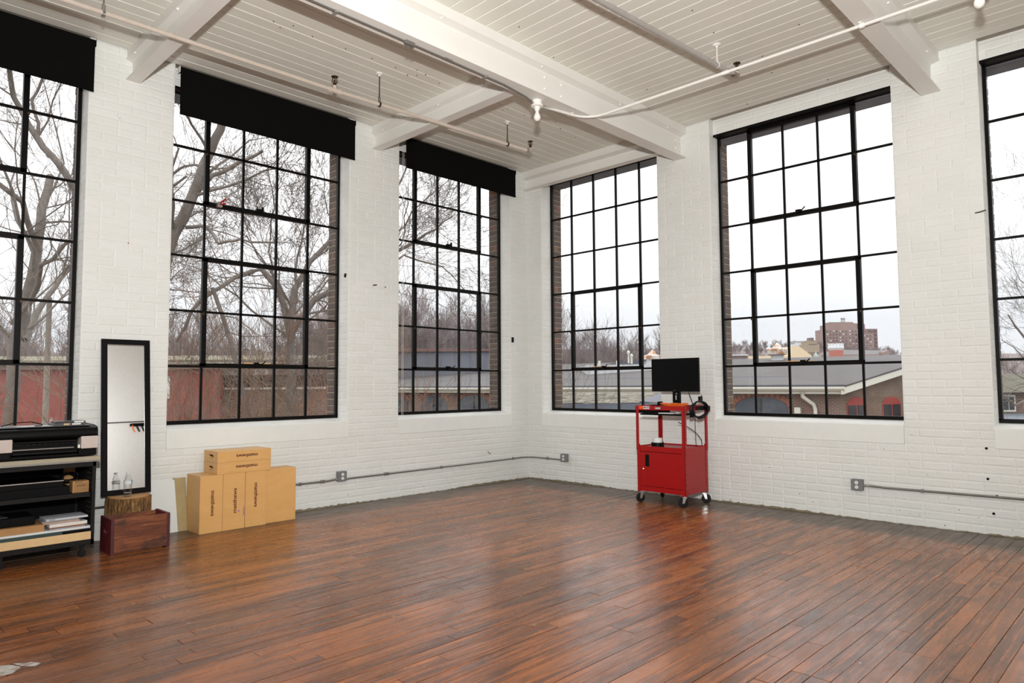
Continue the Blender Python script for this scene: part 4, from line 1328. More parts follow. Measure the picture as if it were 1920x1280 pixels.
# castors
def castor(x, y, rz):
    c = bpy.data.objects.new('caster', None); COL.objects.link(c); c.parent = t; c.location = (x, y, 0); c.rotation_euler = (0, 0, rz)
    part('wheel', MB().lathe([(.010, -.013), (.044, -.012), (.050, -.008), (.050, .008), (.044, .012), (.010, .013)], 28, M=Matrix.Translation((.022, 0, .050)) @ Matrix.Rotation(PI/2, 4, 'X')), M['rubber'], c)
    mb = MB()
    for s in (-1, 1):
        mb.prism([(.034, .044), (.012, .044), (-.014, .108), (.026, .108)], 1, s*.016-.0012, s*.016+.0012)
    mb.box((-.02, -.02, .104), (.024, .02, .110)).lathe([(.016, .108), (.016, .120)], 12)
    part('fork', mb, M['chrome'], c)
castor(X0+.035, Y0-.03, 2.6); castor(X0+.035, Y1+.03, 2.4); castor(X1-.035, Y1+.03, -1.1); castor(X1-.035, Y0-.03, .3)
# stickers on the rim
s1 = bx('sticker', (X0-.0132, -2.418, 1.028), (X0-.0122, -2.300, 1.060), M['paper'], t, 0, label='white and orange sticker')
bx('orange_half', (X0-.0136, -2.340, 1.028), (X0-.0131, -2.284, 1.060), M['orange_lab'], s1, 0, label='orange half of sticker')
text_part('sticker_lettering', 'MOUSE', .026, M['black'], s1, (X0-.0138, -2.380, 1.044), (PI/2, 0, -PI/2), depth=.0002, sx=.82, bold=.0008)
s2 = bx('name_plate', (X0-.0132, -2.560, 1.028), (X0-.0122, -2.490, 1.052), M['grey_paint'], t, 0, label='grey maker plate')
text_part('plate_lettering', 'LUXOR', .018, M['porcelain'], s2, (X0-.0138, -2.525, 1.040), (PI/2, 0, -PI/2), depth=.0002, bold=.0008)
# pull-out tray hung under the top
k = bx('keyboard_tray', (X0+.02, -2.80, .962), (X0+.30, -2.275, .979), M['black'], t, .004)
bx('tray_slide', (X0+.03, -2.50, .975), (X0+.28, -2.30, 1.045), M['black_matte'], k, .002)
slab('keyboard', 'slim silver keyboard on the black tray under the cart top', 'keyboard', (X0+.10, -2.54, .9795), (.13, .30, .012), M['paper'], 0, .003)
slab('computer_mouse', 'small pale mouse beside the keyboard under the cart top', 'mouse', (X0+.08, -2.735, .9795), (.10, .06, .026), M['beige_plastic'], 0, .012)
# tape rolls on the shelf
def tape(label, c, r0, r1, h, mat):
    return tag(part('tape_roll', MB().lathe([(r0, 0), (r1, 0), (r1, h), (r0, h), (r0, 0)], 28, close=False), mat, None, loc=c, smooth=False), label, 'tape')
tape('thick black tape roll lying on the red cart shelf', (-.50, -2.43, .6085), .035, .070, .050, M['black'])
tape('white tape roll stacked on the black roll', (-.50, -2.43, .659), .030, .052, .048, M['foam'])
# monitor
t = thing('computer_monitor', 'black flat monitor switched off, standing on the red cart', 'monitor', (-.36, -2.575, 1.0525))
def ry(nm, a, b, mat, parent, bev=.003, **k): return bx(nm, a, b, mat, parent, bev, **k)
s = part('housing', MB().box((0, -.309, .166), (.024, .309, .536)), M['black'], t, bevel=.004)
part('screen', MB().box((-.0025, -.303, .186), (.001, .303, .530)), M['screen'], s)
text_part('logo', 'DELL', .011, M['grey_paint'], s, (-.0012, .0, .176), (PI/2, 0, -PI/2), depth=.0003)
part('stand_column', MB().box((.024, -.048, .008), (.054, .048, .34)), M['black'], t, bevel=.006)
part('column_slot', MB().box((.0225, -.008, .075), (.0245, .008, .125)).box((.0225, -.016, .14), (.0245, .004, .148)), M['chrome'], t)
part('stand_base', MB().box((-.05, -.12, 0), (.15, .12, .010)), M['black'], t, bevel=.004)
t.rotation_euler = (0, 0, -.05)
# cables
tag(part('monitor_cable', MB().tube([(-.27, -2.68, 1.25), (-.25, -2.72, 1.12), (-.20, -2.73, 1.0), (-.19, -2.72, .85), (-.20, -2.73, .72), (-.20, -2.735, .61)], .004, 6), M['black'], None, smooth=True), 'thin black cable hanging straight behind the cart', 'cable')
tag(part('power_cable', MB().tube([(-.34, -2.60, .88), (-.26, -2.63, .84), (-.18, -2.66, .80), (-.19, -2.70, .78), (-.2, -2.76, .74), (-.2, -2.80, .69), (-.2, -2.81, .61)], .0045, 6), M['black'], None, smooth=True), 'black cable curving down onto the red shelf', 'cable')
mb = MB()
for k in range(5):
    rx, rz_ = .180-.009*k, .082+.006*(k % 3)
    cx, cz = -.375+.006*k, 1.028+.004*(k % 2)
    q = np.linspace(0, 2*PI, 30)
    mb.tube([(cx+rx*math.cos(a)*.98, -2.872-.010*(k % 3)-.006*math.sin(2*a+k), cz+rz_*math.sin(a)+.008*math.sin(a*2+k)) for a in q], .0064, 6, cap=False)
t = thing('cable_coil', 'thick black extension cable coiled over the side of the red cart', 'cable', (0, 0, 0))
part('coil', mb, M['rubber'], t, smooth=True)
part('plug', MB().cbox((-.335, -2.875, 1.145), (.05, .03, .045)).cbox((-.31, -2.875, 1.170), (.012, .008, .03)), M['black'], t, bevel=.004)
part('strap', MB().cbox((-.30, -2.865, 1.04), (.20, .004, .045)), M['black_matte'], t)
part('cable_head', MB().cbox((-.205, -2.89, 1.035), (.045, .04, .06)), M['black'], t, bevel=.008)
part('adapter', MB().cbox((-.50, -2.862, .985), (.07, .02, .08)), M['black_matte'], t, bevel=.006)
mb = MB()
for k in range(5):
    q = np.linspace(0, 2*PI, 26)
    mb.tube([(-.55+(.045+.006*k)*math.cos(a), -2.68+(.125+.010*k)*math.sin(a), 1.062+.007*k+.006*math.sin(3*a+k)) for a in q], .005, 6, cap=False)
tag(part('orange_cable', mb, M['orange'], None, smooth=True), 'bright orange cable coiled on the front of the cart top', 'cable')
t = thing('card_reader', 'small silver and black device on the cart top', 'device', (-.48, -2.40, 1.0525))
part('body', MB().prism([(-.04, .02), (.03, .02), (.04, .045), (-.03, .050)], 1, -.045, .045), M['steel'], t, bevel=.003)
part('foot', MB().cbox((0, .03, .01), (.06, .012, .02)).cbox((0, -.03, .01), (.06, .012, .02)), M['black'], t)
part('wing', MB().cbox((.01, -.055, .035), (.07, .02, .045)), M['black'], t, bevel=.004)

# ------------------------------------------------------------------ back wall fittings (seen in the mirror)
t = thing('wall_conduit', 'thin dark conduit along the back wall, seen only in the mirror', 'conduit', (0, 0, 0))
part('tube', MB().tube([(-5.2, YFAR+.02, 2.55), (-.1, YFAR+.02, 2.60)], .012, 6), M['bronze'], t, smooth=True)
t = thing('tool_rack', 'black rack of hanging clamps on the back wall, seen in the mirror', 'rack', (-1.72, YFAR, 1.42))
part('rail', MB().box((-.30, .0, 1.06), (.3, .06, 1.12)), M['black'], t)
for k in range(6):
    part('clamp', MB().tube([(-.26+.1*k, .06, 1.08), (-.26+.1*k, .10, .98), (-.23+.1*k, .10, .92)], .014, 6), M['black'] if k % 3 else M['orange'], t)

# ------------------------------------------------------------------ outside: ground, hill
GZ = -4.6
def HW(lat, depth, z):
    """outdoor frame: lat metres to the right of the view axis, depth metres along it"""
    return (CAM[0]+math.cos(YAW)*depth+math.sin(YAW)*lat, CAM[1]+math.sin(YAW)*depth-math.cos(YAW)*lat, z)
def zat(v, depth):
    """height of something at that distance that shows at image row v"""
    return CAM[2]-(v-721.2)/FPX*depth
M['ground'] = plain('winter_ground', srgb(112, 100, 86), .95, var=.25, nscale=2)
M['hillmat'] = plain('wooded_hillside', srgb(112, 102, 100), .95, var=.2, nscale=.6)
part('ground', MB().add([HW(-900, -60, GZ), HW(900, -60, GZ), HW(900, 900, GZ-2), HW(-900, 900, GZ-2)], [(0, 1, 2, 3)]), M['ground'], None, kind='structure')
# far wooded ridge
def ridge(name, lat0, lat1, d0, d1, fn, n=70):
    vs = []; fs = []
    rr = random.Random(5)
    for i in range(n+1):
        a = lat0+(lat1-lat0)*i/n
        h = fn(a)+rr.uniform(-.4, .4)
        vs += [HW(a, d0, GZ-1), HW(a*1.03, d0+(d1-d0)*.5, GZ+(h-GZ)*.7), HW(a*1.06, d1, h), HW(a*1.2, d1+200, h)]
    for i in range(n):
        for k in range(3):
            fs.append((i*4+k, (i+1)*4+k, (i+1)*4+k+1, i*4+k+1))
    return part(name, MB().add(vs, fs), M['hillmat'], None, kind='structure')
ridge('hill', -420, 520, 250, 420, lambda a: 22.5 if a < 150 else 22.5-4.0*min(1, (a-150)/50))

# ------------------------------------------------------------------ bare trees
class Tree:
    """tapering branch tubes gathered with numpy into one mesh"""
    def __init__(s, seed):
        s.r = random.Random(seed); s.V = []; s.F = []; s.n = 0; s.house = True; s.org = (0, 0)
    def tube(s, pts, r0, r1, sides):
        P = np.array(pts); m = len(P)
        T = np.gradient(P, axis=0); T /= np.linalg.norm(T, axis=1)[:, None]+1e-9
        ref = np.array([.3, .5, .81]) if abs(T[0][2]) < .8 else np.array([1., .1, .2])
        A = np.cross(T, ref); A /= np.linalg.norm(A, axis=1)[:, None]+1e-9
        B = np.cross(T, A)
        q = np.arange(sides)*2*PI/sides
        rad = np.linspace(r0, r1, m)
        ring = P[:, None, :]+rad[:, None, None]*(A[:, None, :]*np.cos(q)[None, :, None]+B[:, None, :]*np.sin(q)[None, :, None])
        s.V.append(ring.reshape(-1, 3))
        i = np.arange(m-1)[:, None]*sides; k = np.arange(sides)[None, :]; k2 = (k+1) % sides
        f = np.stack([i+k, i+k2, i+sides+k2, i+sides+k], -1).reshape(-1, 4)+s.n
        s.F.append(f); s.n += m*sides
    def grow(s, p, d, L, r, lev, maxlev, spread=.7, up=.12, kids=(3, 5), minr=.004, wander=.18):
        R_ = s.r
        n = 5 if lev < 2 else 4 if lev < maxlev else 3
        pts = [np.array(p, float)]; d = np.array(d, float); d /= np.linalg.norm(d)
        dirs = [d]
        for i in range(n):
            d = d+np.array([R_.gauss(0, wander), R_.gauss(0, wander), R_.gauss(0, wander)+up*.5]); d /= np.linalg.norm(d)
            q = pts[-1]+d*L/n
            if s.house and q[0]+s.org[0] < 1.3 and q[1]+s.org[1] < 1.3: break
            pts.append(q); dirs.append(d)
        if len(pts) < 2: return
        r1 = max(minr*.7, r*(.45 if lev < maxlev else .5))
        s.tube(pts, r, r1, 6 if r > .05 else 4 if r > .015 else 3)
        s.spawn(pts, dirs, r, r1, L, lev, maxlev, spread, up, kids, minr, wander)
    def spawn(s, pts, dirs, r, r1, L, lev, maxlev, spread, up, kids, minr, wander):
        if lev >= maxlev: return
        R_ = s.r
        m = len(pts)-1
        nk = R_.randint(*kids)
        for k in range(nk):
            t = R_.uniform(.25, 1.0) if k < nk-1 else .98
            i = min(int(t*m), m-1); f = t*m-i
            p = pts[i]*(1-f)+pts[i+1]*f
            d = dirs[i]
            a = np.array([R_.gauss(0, 1), R_.gauss(0, 1), R_.gauss(0, 1)]); a -= d*(a @ d); a /= np.linalg.norm(a)+1e-9
            ang = R_.uniform(.45, 1.0)*spread
            nd = d*math.cos(ang)+a*math.sin(ang)
            rr = max(minr, (r+(r1-r)*t)*R_.uniform(.45, .7))
            s.grow(p, nd, L*R_.uniform(.5, .8), rr, lev+1, maxlev, spread, up, kids, minr, wander)
    def limb(s, pts, r0, r1, kids, L, maxlev, spread=.8, minr=.004, up=.1, kr=(2, 4)):
        """a hand-placed limb carrying random side branches"""
        P = [np.array(p, float) for p in pts]
        Q = []
        for a, b in zip(P[:-1], P[1:]):
            for k in range(3):
                Q.append(a+(b-a)*k/3+np.array([s.r.gauss(0, .02) for _ in range(3)])*np.linalg.norm(b-a))
        Q.append(P[-1])
        s.tube(Q, r0, r1, 8)
        m = len(Q)-1
        for k in range(kids):
            t = s.r.uniform(.1, 1.0); i = min(int(t*m), m-1)
            d = Q[i+1]-Q[i]; d /= np.linalg.norm(d)
            a = np.array([s.r.gauss(0, 1), s.r.gauss(0, 1), s.r.gauss(0, 1)+.3]); a -= d*(a @ d); a /= np.linalg.norm(a)
            an = s.r.uniform(.5, 1.15)
            rr = (r0+(r1-r0)*t)*s.r.uniform(.22, .45)
            s.grow(Q[i], d*math.cos(an)+a*math.sin(an), L*s.r.uniform(.5, 1.1), max(rr, minr), 1, maxlev, spread, up, kr, minr)
    def mesh(s, name, mat):
        V = np.concatenate(s.V); F = np.concatenate(s.F)
        me = bpy.data.meshes.new(name)
        me.vertices.add(len(V)); me.vertices.foreach_set('co', V.ravel().astype(np.float32))
        me.loops.add(F.size); me.loops.foreach_set('vertex_index', F.ravel().astype(np.int32))
        me.polygons.add(len(F)); me.polygons.foreach_set('loop_start', np.arange(len(F), dtype=np.int32)*4)
        me.polygons.foreach_set('loop_total', np.full(len(F), 4, dtype=np.int32))
        me.update(calc_edges=True); me.validate()
        me.materials.append(mat)
        return me
TRIS = [0]
def tree_obj(name, label, tr, mat, group=None, cat='tree'):
    me = tr.mesh(name, mat); TRIS[0] += len(me.polygons)*2
    o = bpy.data.objects.new(name, me); COL.objects.link(o)
    return tag(o, label, cat, group)
M['bark1'] = plain('grey_bark', srgb(112, 104, 97), .9, var=.2, nscale=6)
M['bark2'] = plain('brown_twigs', srgb(124, 106, 88), .9, var=.2, nscale=6)
M['bark3'] = plain('reddish_twigs', srgb(140, 98, 78), .9, var=.2, nscale=6)
M['bark4'] = plain('dark_bark', srgb(88, 78, 70), .9, var=.2, nscale=6)
M['bark5'] = plain('far_bare_wood', srgb(134, 122, 120), .95, var=.15, nscale=1)  # greyish lilac wood, with the haze of distance put into the colour
P_ = PX
# big tree beyond the leftmost window
T = Tree(11)
D = 13
T.limb([P_(10, 900, D), P_(30, 640, D), P_(62, 520, D), P_(75, 420, D), P_(95, 330, D+.5)], 0.126, 0.068, 9, 2.6, 5)
T.limb([P_(75, 470, D), P_(40, 380, D-.5), P_(-20, 330, D-1), P_(-90, 300, D-1)], 0.058, 0.029, 5, 2.0, 4)
T.limb([P_(160, 390, D+.5), P_(120, 320, D), P_(70, 260, D), P_(25, 180, D), P_(5, 90, D-.5), P_(-20, -60, D-.5)], 0.073, 0.034, 9, 2.2, 5)
T.limb([P_(70, 250, D), P_(62, 190, D), P_(90, 130, D), P_(110, 20, D)], 0.034, 0.015, 6, 1.4, 4)
T.limb([P_(40, 640, D), P_(90, 560, D+1), P_(130, 500, D+2), P_(230, 430, D+3), P_(350, 330, D+3)], 0.063, 0.029, 8, 2.0, 5)
T.limb([P_(30, 600, D), P_(80, 500, D-1), P_(140, 440, D-1.5), P_(240, 400, D-2)], 0.048, 0.020, 7, 1.6, 5)
tree_obj('bare_tree', 'large bare grey tree beyond the leftmost window', T, M['bark1'])
# big leaning tree beyond the window behind the boxes
T = Tree(23)
D = 12
T.limb([P_(250, 800, D), P_(290, 560, D), P_(325, 440, D), P_(350, 395, D), P_(382, 310, D), P_(412, 240, D), P_(440, 130, D), P_(460, 20, D)], 0.130, 0.048, 13, 1.6, 5)
T.limb([P_(355, 370, D), P_(400, 330, D), P_(450, 305, D), P_(493, 283, D)], 0.048, 0.024, 4, .7, 3)
T.limb([P_(350, 425, D), P_(390, 425, D-.3), P_(412, 455, D-.5), P_(450, 450, D-.8), P_(520, 455, D-1)], 0.034, 0.015, 7, 1.2, 5)
T.limb([P_(320, 330, D), P_(345, 310, D), P_(400, 312, D), P_(430, 330, D)], 0.029, 0.009, 6, .9, 4)
tree_obj('bare_tree', 'large bare leaning tree beyond the window behind the wooden boxes', T, M['bark1'])
# many-stemmed tree in the middle of the same window
T = Tree(31)
D = 14
T.limb([P_(548, 860, D), P_(545, 700, D), P_(542, 600, D), P_(556, 540, D), P_(600, 470, D+.5), P_(640, 420, D+1)], 0.106, 0.039, 12, 2.2, 5)
T.limb([P_(545, 640, D), P_(520, 540, D), P_(490, 505, D), P_(440, 520, D-.5), P_(380, 560, D-1), P_(330, 640, D-1)], 0.068, 0.029, 10, 1.8, 5)
T.limb([P_(548, 620, D), P_(590, 560, D), P_(650, 530, D), P_(700, 500, D)], 0.077, 0.034, 7, 1.8, 5)
T.limb([P_(548, 560, D), P_(560, 480, D), P_(575, 400, D), P_(580, 300, D)], 0.030, 0.008, 7, 1.3, 5, up=.3)
T.limb([P_(520, 560, D), P_(505, 470, D), P_(515, 390, D), P_(500, 300, D)], 0.022, 0.008, 7, 1.3, 5, up=.3)
T.limb([P_(400, 540, D-1), P_(425, 620, D-1), P_(450, 700, D-1), P_(470, 800, D-1)], 0.039, 0.048, 7, 1.4, 5)
tree_obj('bare_tree', 'spreading many-stemmed bare tree in the middle of the second window', T, M['bark1'])
# tree leaning in from the left of the third window
T = Tree(41)
D = 16
T.limb([P_(640, 700, D), P_(690, 560, D), P_(740, 475, D), P_(800, 440, D), P_(850, 405, D)], 0.077, 0.015, 12, 2.2, 5, up=.15)
T.limb([P_(690, 500, D), P_(740, 440, D), P_(790, 380, D), P_(850, 330, D)], 0.030, 0.008, 6, 1.5, 5, up=.2)
T.limb([P_(680, 440, D), P_(740, 360, D), P_(770, 300, D), P_(800, 220, D)], 0.035, 0.008, 6, 1.4, 5, up=.3)
T.limb([P_(690, 540, D), P_(760, 480, D), P_(830, 500, D), P_(890, 560, D)], 0.029, 0.009, 8, 1.6, 5, up=-.05)
tree_obj('bare_tree', 'bare tree reaching in from the left of the third window', T, M['bark1'])
T = Tree(51)
D = 24
T.limb([P_(2060, 900, D), P_(2040, 760, D), P_(1990, 700, D), P_(1940, 650, D), P_(1890, 590, D)], .14, .02, 16, 2.6, 5, up=.1)
T.limb([P_(2010, 720, D), P_(1950, 740, D), P_(1905, 760, D), P_(1880, 740, D)], .07, .02, 10, 1.6, 5, up=.1)
T.limb([P_(2040, 760, D), P_(2000, 640, D), P_(1950, 560, D), P_(1935, 500, D)], .08, .02, 12, 2.2, 5, up=.2)
tree_obj('bare_tree', 'bare tree with fine branches close beyond the rightmost window', T, M['bark1'])
# thicket of shrubs and saplings: each its own plant
def shrub(seed, base, h, n, mat, label, maxlev=3, minr=.004, lean=.35, group=None, kids=(3, 5)):
    T = Tree(seed)
    for k in range(n):
        a = T.r.uniform(0, 2*PI); t = T.r.uniform(0, lean)
        d = (math.cos(a)*t, math.sin(a)*t, 1)
        b = (base[0]+T.r.uniform(-.4, .4), base[1]+T.r.uniform(-.4, .4), base[2])
        T.grow(b, d, h*T.r.uniform(.6, 1), T.r.uniform(.018, .036), 0, maxlev, .62, .12, kids, minr, .13)
    return tree_obj('bare_shrub', label, T, mat, group, 'shrub')
gr = 'bare shrubs crowding outside the left wall windows'
sp = [(345, 11, 5.0), (420, 11, 5.2), (470, 10, 5.6), (520, 11, 6.0), (570, 10.5, 6.2), (615, 12, 6.4), (30, 11, 4.6), (120, 12, 4.8), (590, 14, 7.4), (735, 17, 5.6)]
for i, (u, d, h) in enumerate(sp):
    b = PX(u, 721, d); b = (b[0], b[1], GZ)
    wn = 'leftmost window' if u < 200 else 'window behind the wooden boxes' if u < 690 else 'left wall window nearest the corner'
    shrub(100+i, b, h*(.66 if i % 3 else .80), 3 if u > 700 or u < 200 else 4, M['bark3'] if i % 4 == 0 else M['bark2'], ('reddish' if i % 4 == 0 else 'brown')+' tangled bare shrub outside the '+wn, 4, group=gr, minr=.0038, kids=(3, 4))
# distant bare trees: three kinds, copied
protos = []; PH = []
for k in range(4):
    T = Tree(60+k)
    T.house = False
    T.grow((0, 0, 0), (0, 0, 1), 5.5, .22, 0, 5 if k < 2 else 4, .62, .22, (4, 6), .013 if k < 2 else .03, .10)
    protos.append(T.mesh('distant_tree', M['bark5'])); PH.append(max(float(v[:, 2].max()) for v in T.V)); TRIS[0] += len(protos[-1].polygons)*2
def far_tree(k, lat, depth, z, sc, label, group):
    o = bpy.data.objects.new('distant_tree', protos[k]); COL.objects.link(o)
    o.location = HW(lat, depth, z); o.scale = (sc, sc, sc*RND.uniform(.85, 1.15)); o.rotation_euler = (0, 0, RND.uniform(0, 6.28))
    tag(o, label, 'tree', group)
# belt of trees behind the mill roof
g2 = 'bare trees standing in a belt behind the long grey roof'
for i in range(50):
    lat = -17+(i % 25)*1.45+RND.uniform(-.6, .6); depth = RND.uniform(62, 80)
    top = 540 if lat < 0 else 592
    if lat > 17: continue
    far_tree(i % 2, lat, depth, GZ, (zat(top+RND.uniform(-25, 35), depth)-GZ)/PH[i % 2], 'bare tree in the belt behind the long grey roof', g2)
g3 = 'bare trees standing behind the red building and shrubs on the left'
for i in range(22):
    lat = -46+i*1.6+RND.uniform(-.6, .6); depth = RND.uniform(44, 60)
    far_tree(i % 2, lat, depth, GZ, (zat(560+RND.uniform(-40, 40), depth)-GZ)/PH[i % 2], 'bare tree far behind the red building on the left', g3)
g4 = 'bare trees covering the distant hillside'
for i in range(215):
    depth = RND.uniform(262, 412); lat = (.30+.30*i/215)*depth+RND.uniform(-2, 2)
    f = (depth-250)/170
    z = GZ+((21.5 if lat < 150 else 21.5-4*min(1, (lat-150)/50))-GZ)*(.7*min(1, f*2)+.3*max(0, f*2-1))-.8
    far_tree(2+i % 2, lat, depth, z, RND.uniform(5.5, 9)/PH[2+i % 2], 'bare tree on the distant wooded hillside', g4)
g5 = 'bare trees seen through the rightmost window'
for i in range(5):
    lat = 33+i*3.2; depth = RND.uniform(46, 56)
    far_tree(i % 2, lat, depth, GZ, RND.uniform(8.5, 10.0)/PH[i % 2], 'bare tree beyond the rightmost window', g5)

# ------------------------------------------------------------------ mill building with long roof, gutter and arched windows
M['mill'] = m_brickwall('mill_brick', srgb(122, 78, 64), srgb(98, 68, 58), srgb(136, 124, 112), 1.0, 'XZ')
M['mill_side'] = m_brickwall('mill_side_brick', srgb(118, 90, 72), srgb(98, 76, 62), srgb(132, 118, 102), 1.0, 'XZ')
M['arch'] = plain('arch_brick', srgb(140, 92, 74), .9)
M['roof'] = plain('grey_roofing', srgb(68, 64, 64), .7, var=.12, nscale=1.2)
M['flash'] = plain('dark_flashing', srgb(66, 68, 78), .6)
M['cream'] = plain('cream_trim', srgb(208, 207, 196), .5, var=.04)
M['blue_glass'] = plain('dusty_blue_window', srgb(72, 80, 90), .3)
M['red_trim'] = plain('red_window_trim', srgb(150, 56, 50), .6)
M['dark_glass'] = plain('dark_window', srgb(42, 44, 50), .25)
def frame(px_corner, depth, e1, name, label, cat='building'):
    """building frame: origin at the corner, local X along e1 (lat, depth), local Y away from the viewer, local Z up (0 = eye level)"""
    lat = (px_corner-960)/FPX*depth
    o = thing(name, label, cat, HW(lat, depth, 0))
    a = np.array(HW(e1[0], e1[1], 0))-np.array(HW(0, 0, 0))
    o.rotation_euler = (0, 0, math.atan2(a[1], a[0]))
    return o
# local X runs to the right along the eave towards the corner (which is x = 0); Y away
mill = frame(1573, 29.5, (1.0, -.80), 'mill_building', 'long brick mill with cream gutter, grey roof and arched windows across the yard')
EZ = 1.18
RY = 17.0      # half span
RH = 1.75
L = 34.0
def arch_pts(w, hs, rise, n=10, flat=None):
    pts = [(-w/2, 0), (w/2, 0), (w/2, hs)]
    for k in range(1, n):
        t = PI*k/n
        pts.append((w/2*math.cos(t), hs+rise*math.sin(t)))
    pts.append((-w/2, hs))
    return pts
part('side_wall', MB().box((-L, 0, GZ), (0, .3, EZ-.05)), M['mill'], mill, label='brick wall under the gutter')
part('roof', MB().prism([(-.45, EZ+.02), (RY, EZ+RH+.12), (2*RY+.4, EZ+.02), (2*RY+.4, EZ-.12), (RY, EZ+RH-.05), (-.45, EZ-.10)], 0, -L, .30), M['roof'], mill, label='low grey roof')
part('roof_seam', MB().prism([(3.5, EZ+.02+3.95/17.45*(RH+.1)), (3.56, EZ+.06+3.95/17.45*(RH+.1)), (3.62, EZ+.03+4.0/17.45*(RH+.1))], 0, -L, .30), M['flash'], mill)
part('eave_flashing', MB().box((-L, -.50, EZ-.02), (.3, -.42, EZ+.05)), M['flash'], mill)
part('gutter', MB().prism([(-.62, EZ-.03), (-.62, EZ-.12), (-.55, EZ-.20), (-.42, EZ-.20), (-.42, EZ-.03)], 0, -L, .30), M['cream'], mill, label='cream gutter')
part('fascia', MB().box((-L, -.42, EZ-.34), (.3, -.34, EZ-.12)), M['cream'], mill)
part('soffit', MB().box((-L, -.36, EZ-.14), (.3, .0, EZ-.10)), M['cream'], mill)
wing = frame(1573, 29.5, (.9, .43), 'mill_wing', 'brick gable wing with cream rake board and red arched windows')
WS = .205
wr = 5.6
part('gable_wall', MB().prism([(0, GZ), (2*wr, GZ), (2*wr, EZ), (wr, EZ+WS*wr), (0, EZ)], 1, 0, .3), M['mill_side'], wing, label='brown brick gable wall')
part('rake_board', MB().prism([(-.42, EZ-.36), (wr, EZ+WS*wr-.22), (wr, EZ+WS*wr+.10), (-.42, EZ-.02)], 1, -.46, -.38), M['cream'], wing, label='cream rake board')
part('soffit', MB().prism([(-.40, EZ-.14), (wr, EZ+WS*wr-.02), (wr, EZ+WS*wr+.02), (-.40, EZ-.10)], 1, -.40, 0), M['cream'], wing)
part('roof', MB().prism([(-.46, EZ-.02), (wr, EZ+WS*wr+.12), (2*wr+.3, EZ-.02), (2*wr+.3, EZ-.1), (wr, EZ+WS*wr+.04), (-.46, EZ-.08)], 1, -.48, 7), M['roof'], wing)
for i, xc in enumerate((-3.37, -7.0, -10.5, -14.0, -17.4, -20.9, -24.4, -28.0)):
    w = part('arched_window', MB().prism([(p[0]+xc, p[1]-2.4) for p in arch_pts(2.35, 2.62, .46)], 1, -.03, .1), M['blue_glass'], mill, label='blue-grey arched window')
    part('window_bar', MB().box((xc-.05, -.07, -2.4), (xc+.05, -.02, .62)), M['dark_glass'], w)
    for q in range(13):
        tt = math.radians(12+13*q)
        ex, ez = 1.175*math.cos(tt), .46*math.sin(tt)
        nx, nz = math.cos(tt)/1.175, math.sin(tt)/.46
        nl = math.hypot(nx, nz); nx /= nl; nz /= nl
        part('arch_brick', MB().cbox((0, 0, 0), (.19, .07, .24), Matrix.Translation((xc+ex+nx*.13, -.02, .22+ez+nz*.13)) @ Matrix.Rotation(math.atan2(nx, nz), 4, 'Y')), M['arch'], mill)
for i, yc in enumerate((.98, 3.25, 5.5, 7.8)):
    pts = [(p[0]+yc, p[1]-2.4) for p in arch_pts(1.25, 2.68, .42)]
    w = part('arched_window', MB().prism(pts, 1, -.02, .05), M['red_trim'], wing, label='red framed arched window')
    for s in (-1, 1):
        part('pane', MB().box((yc+s*.30-.24, -.05, -2.4), (yc+s*.30+.24, -.015, .34)), M['dark_glass'], w)
part('downpipe', MB().tube([(-1.42, -.50, EZ-.2), (-1.42, -.45, EZ-.45), (-1.06, -.12, EZ-.80), (-1.0, -.10, EZ-1.0), (-1.0, -.10, GZ)], .085, 8), M['cream'], mill, smooth=True)
part('wall_box', MB().box((-1.85, -.22, -.02), (-1.60, 0, .24)).box((-2.0, -.14, -.14), (-1.70, 0, -.04)), M['cream'], mill, label='small white wall lamp box')
def on_roof(u, depth): return (u-960)/FPX*depth
def vent_stack(name, label, u, depth, r, v0, v1, cap=None, mat=None):
    lat = on_roof(u, depth); t = thing(name, label, 'vent', HW(lat, depth, 0))
    za, zb = zat(v0, depth), zat(v1, depth)
    part('pipe', MB().lathe([(r, za), (r, zb)], 12), mat or M['cream'], t, smooth=False)
    if cap: cap(t, zb)
    return t
M['rusty'] = None
mk = NT('rusty_sheet'); nn = mk.noise(mk.pos(), 2.2, 5, .6)
mk.col(mk.ramp(nn, [(.47, srgb(200, 196, 190)), (.58, srgb(170, 126, 90)), (.75, srgb(126, 80, 56))])); mk.rough(.8); M['rusty'] = mk.m
M['galv'] = plain('weathered_zinc', srgb(190, 192, 194), .5, var=.08, nscale=3)
def big_cap(t, z):
    part('cap', MB().lathe([(.42, z-.02), (.62, z+.04), (.65, z+.36), (.62, z+.42), (.30, z+.48), (.26, z+.60), (.06, z+.80), (.02, z+.85)], 20), M['rusty'], t, label='rusty round cap')
vent_stack('roof_ventilator', 'round rusty ventilator on the mill roof, left half of the fifth window', 1457.5, 46, .40, 690, 668.5, big_cap, M['galv'])
def cone_cap(t, z):
    part('cap', MB().lathe([(.62, z-.1), (.64, z+.12), (.30, z+.22), (.18, z+.36), (.02, z+.55)], 20), M['rusty'], t, label='pale cone with rusty rim')
vent_stack('roof_ventilator', 'round ventilator with pale cone just above the monitor', 1223, 46, .40, 700, 672, cone_cap, M['galv'])
def tee_cap(t, z):
    part('cap', MB().lathe([(.10, z-.14), (.10, z+.0), (.03, z+.05)], 10), M['cream'], t)
vent_stack('vent_pipe', 'taller thin white vent pipe above the grey roof beside the cart', 1178.5, 44, .06, 682, 660, tee_cap)
vent_stack('vent_pipe', 'shorter thin white vent pipe beside the taller one', 1184, 44, .07, 683, 666, tee_cap)
vent_stack('vent_pipe', 'small white vent stub left of the two vent pipes', 1123.5, 44, .08, 686, 677)
vent_stack('vent_pipe', 'second small white vent stub on the roof edge', 1157, 44, .07, 685, 677)
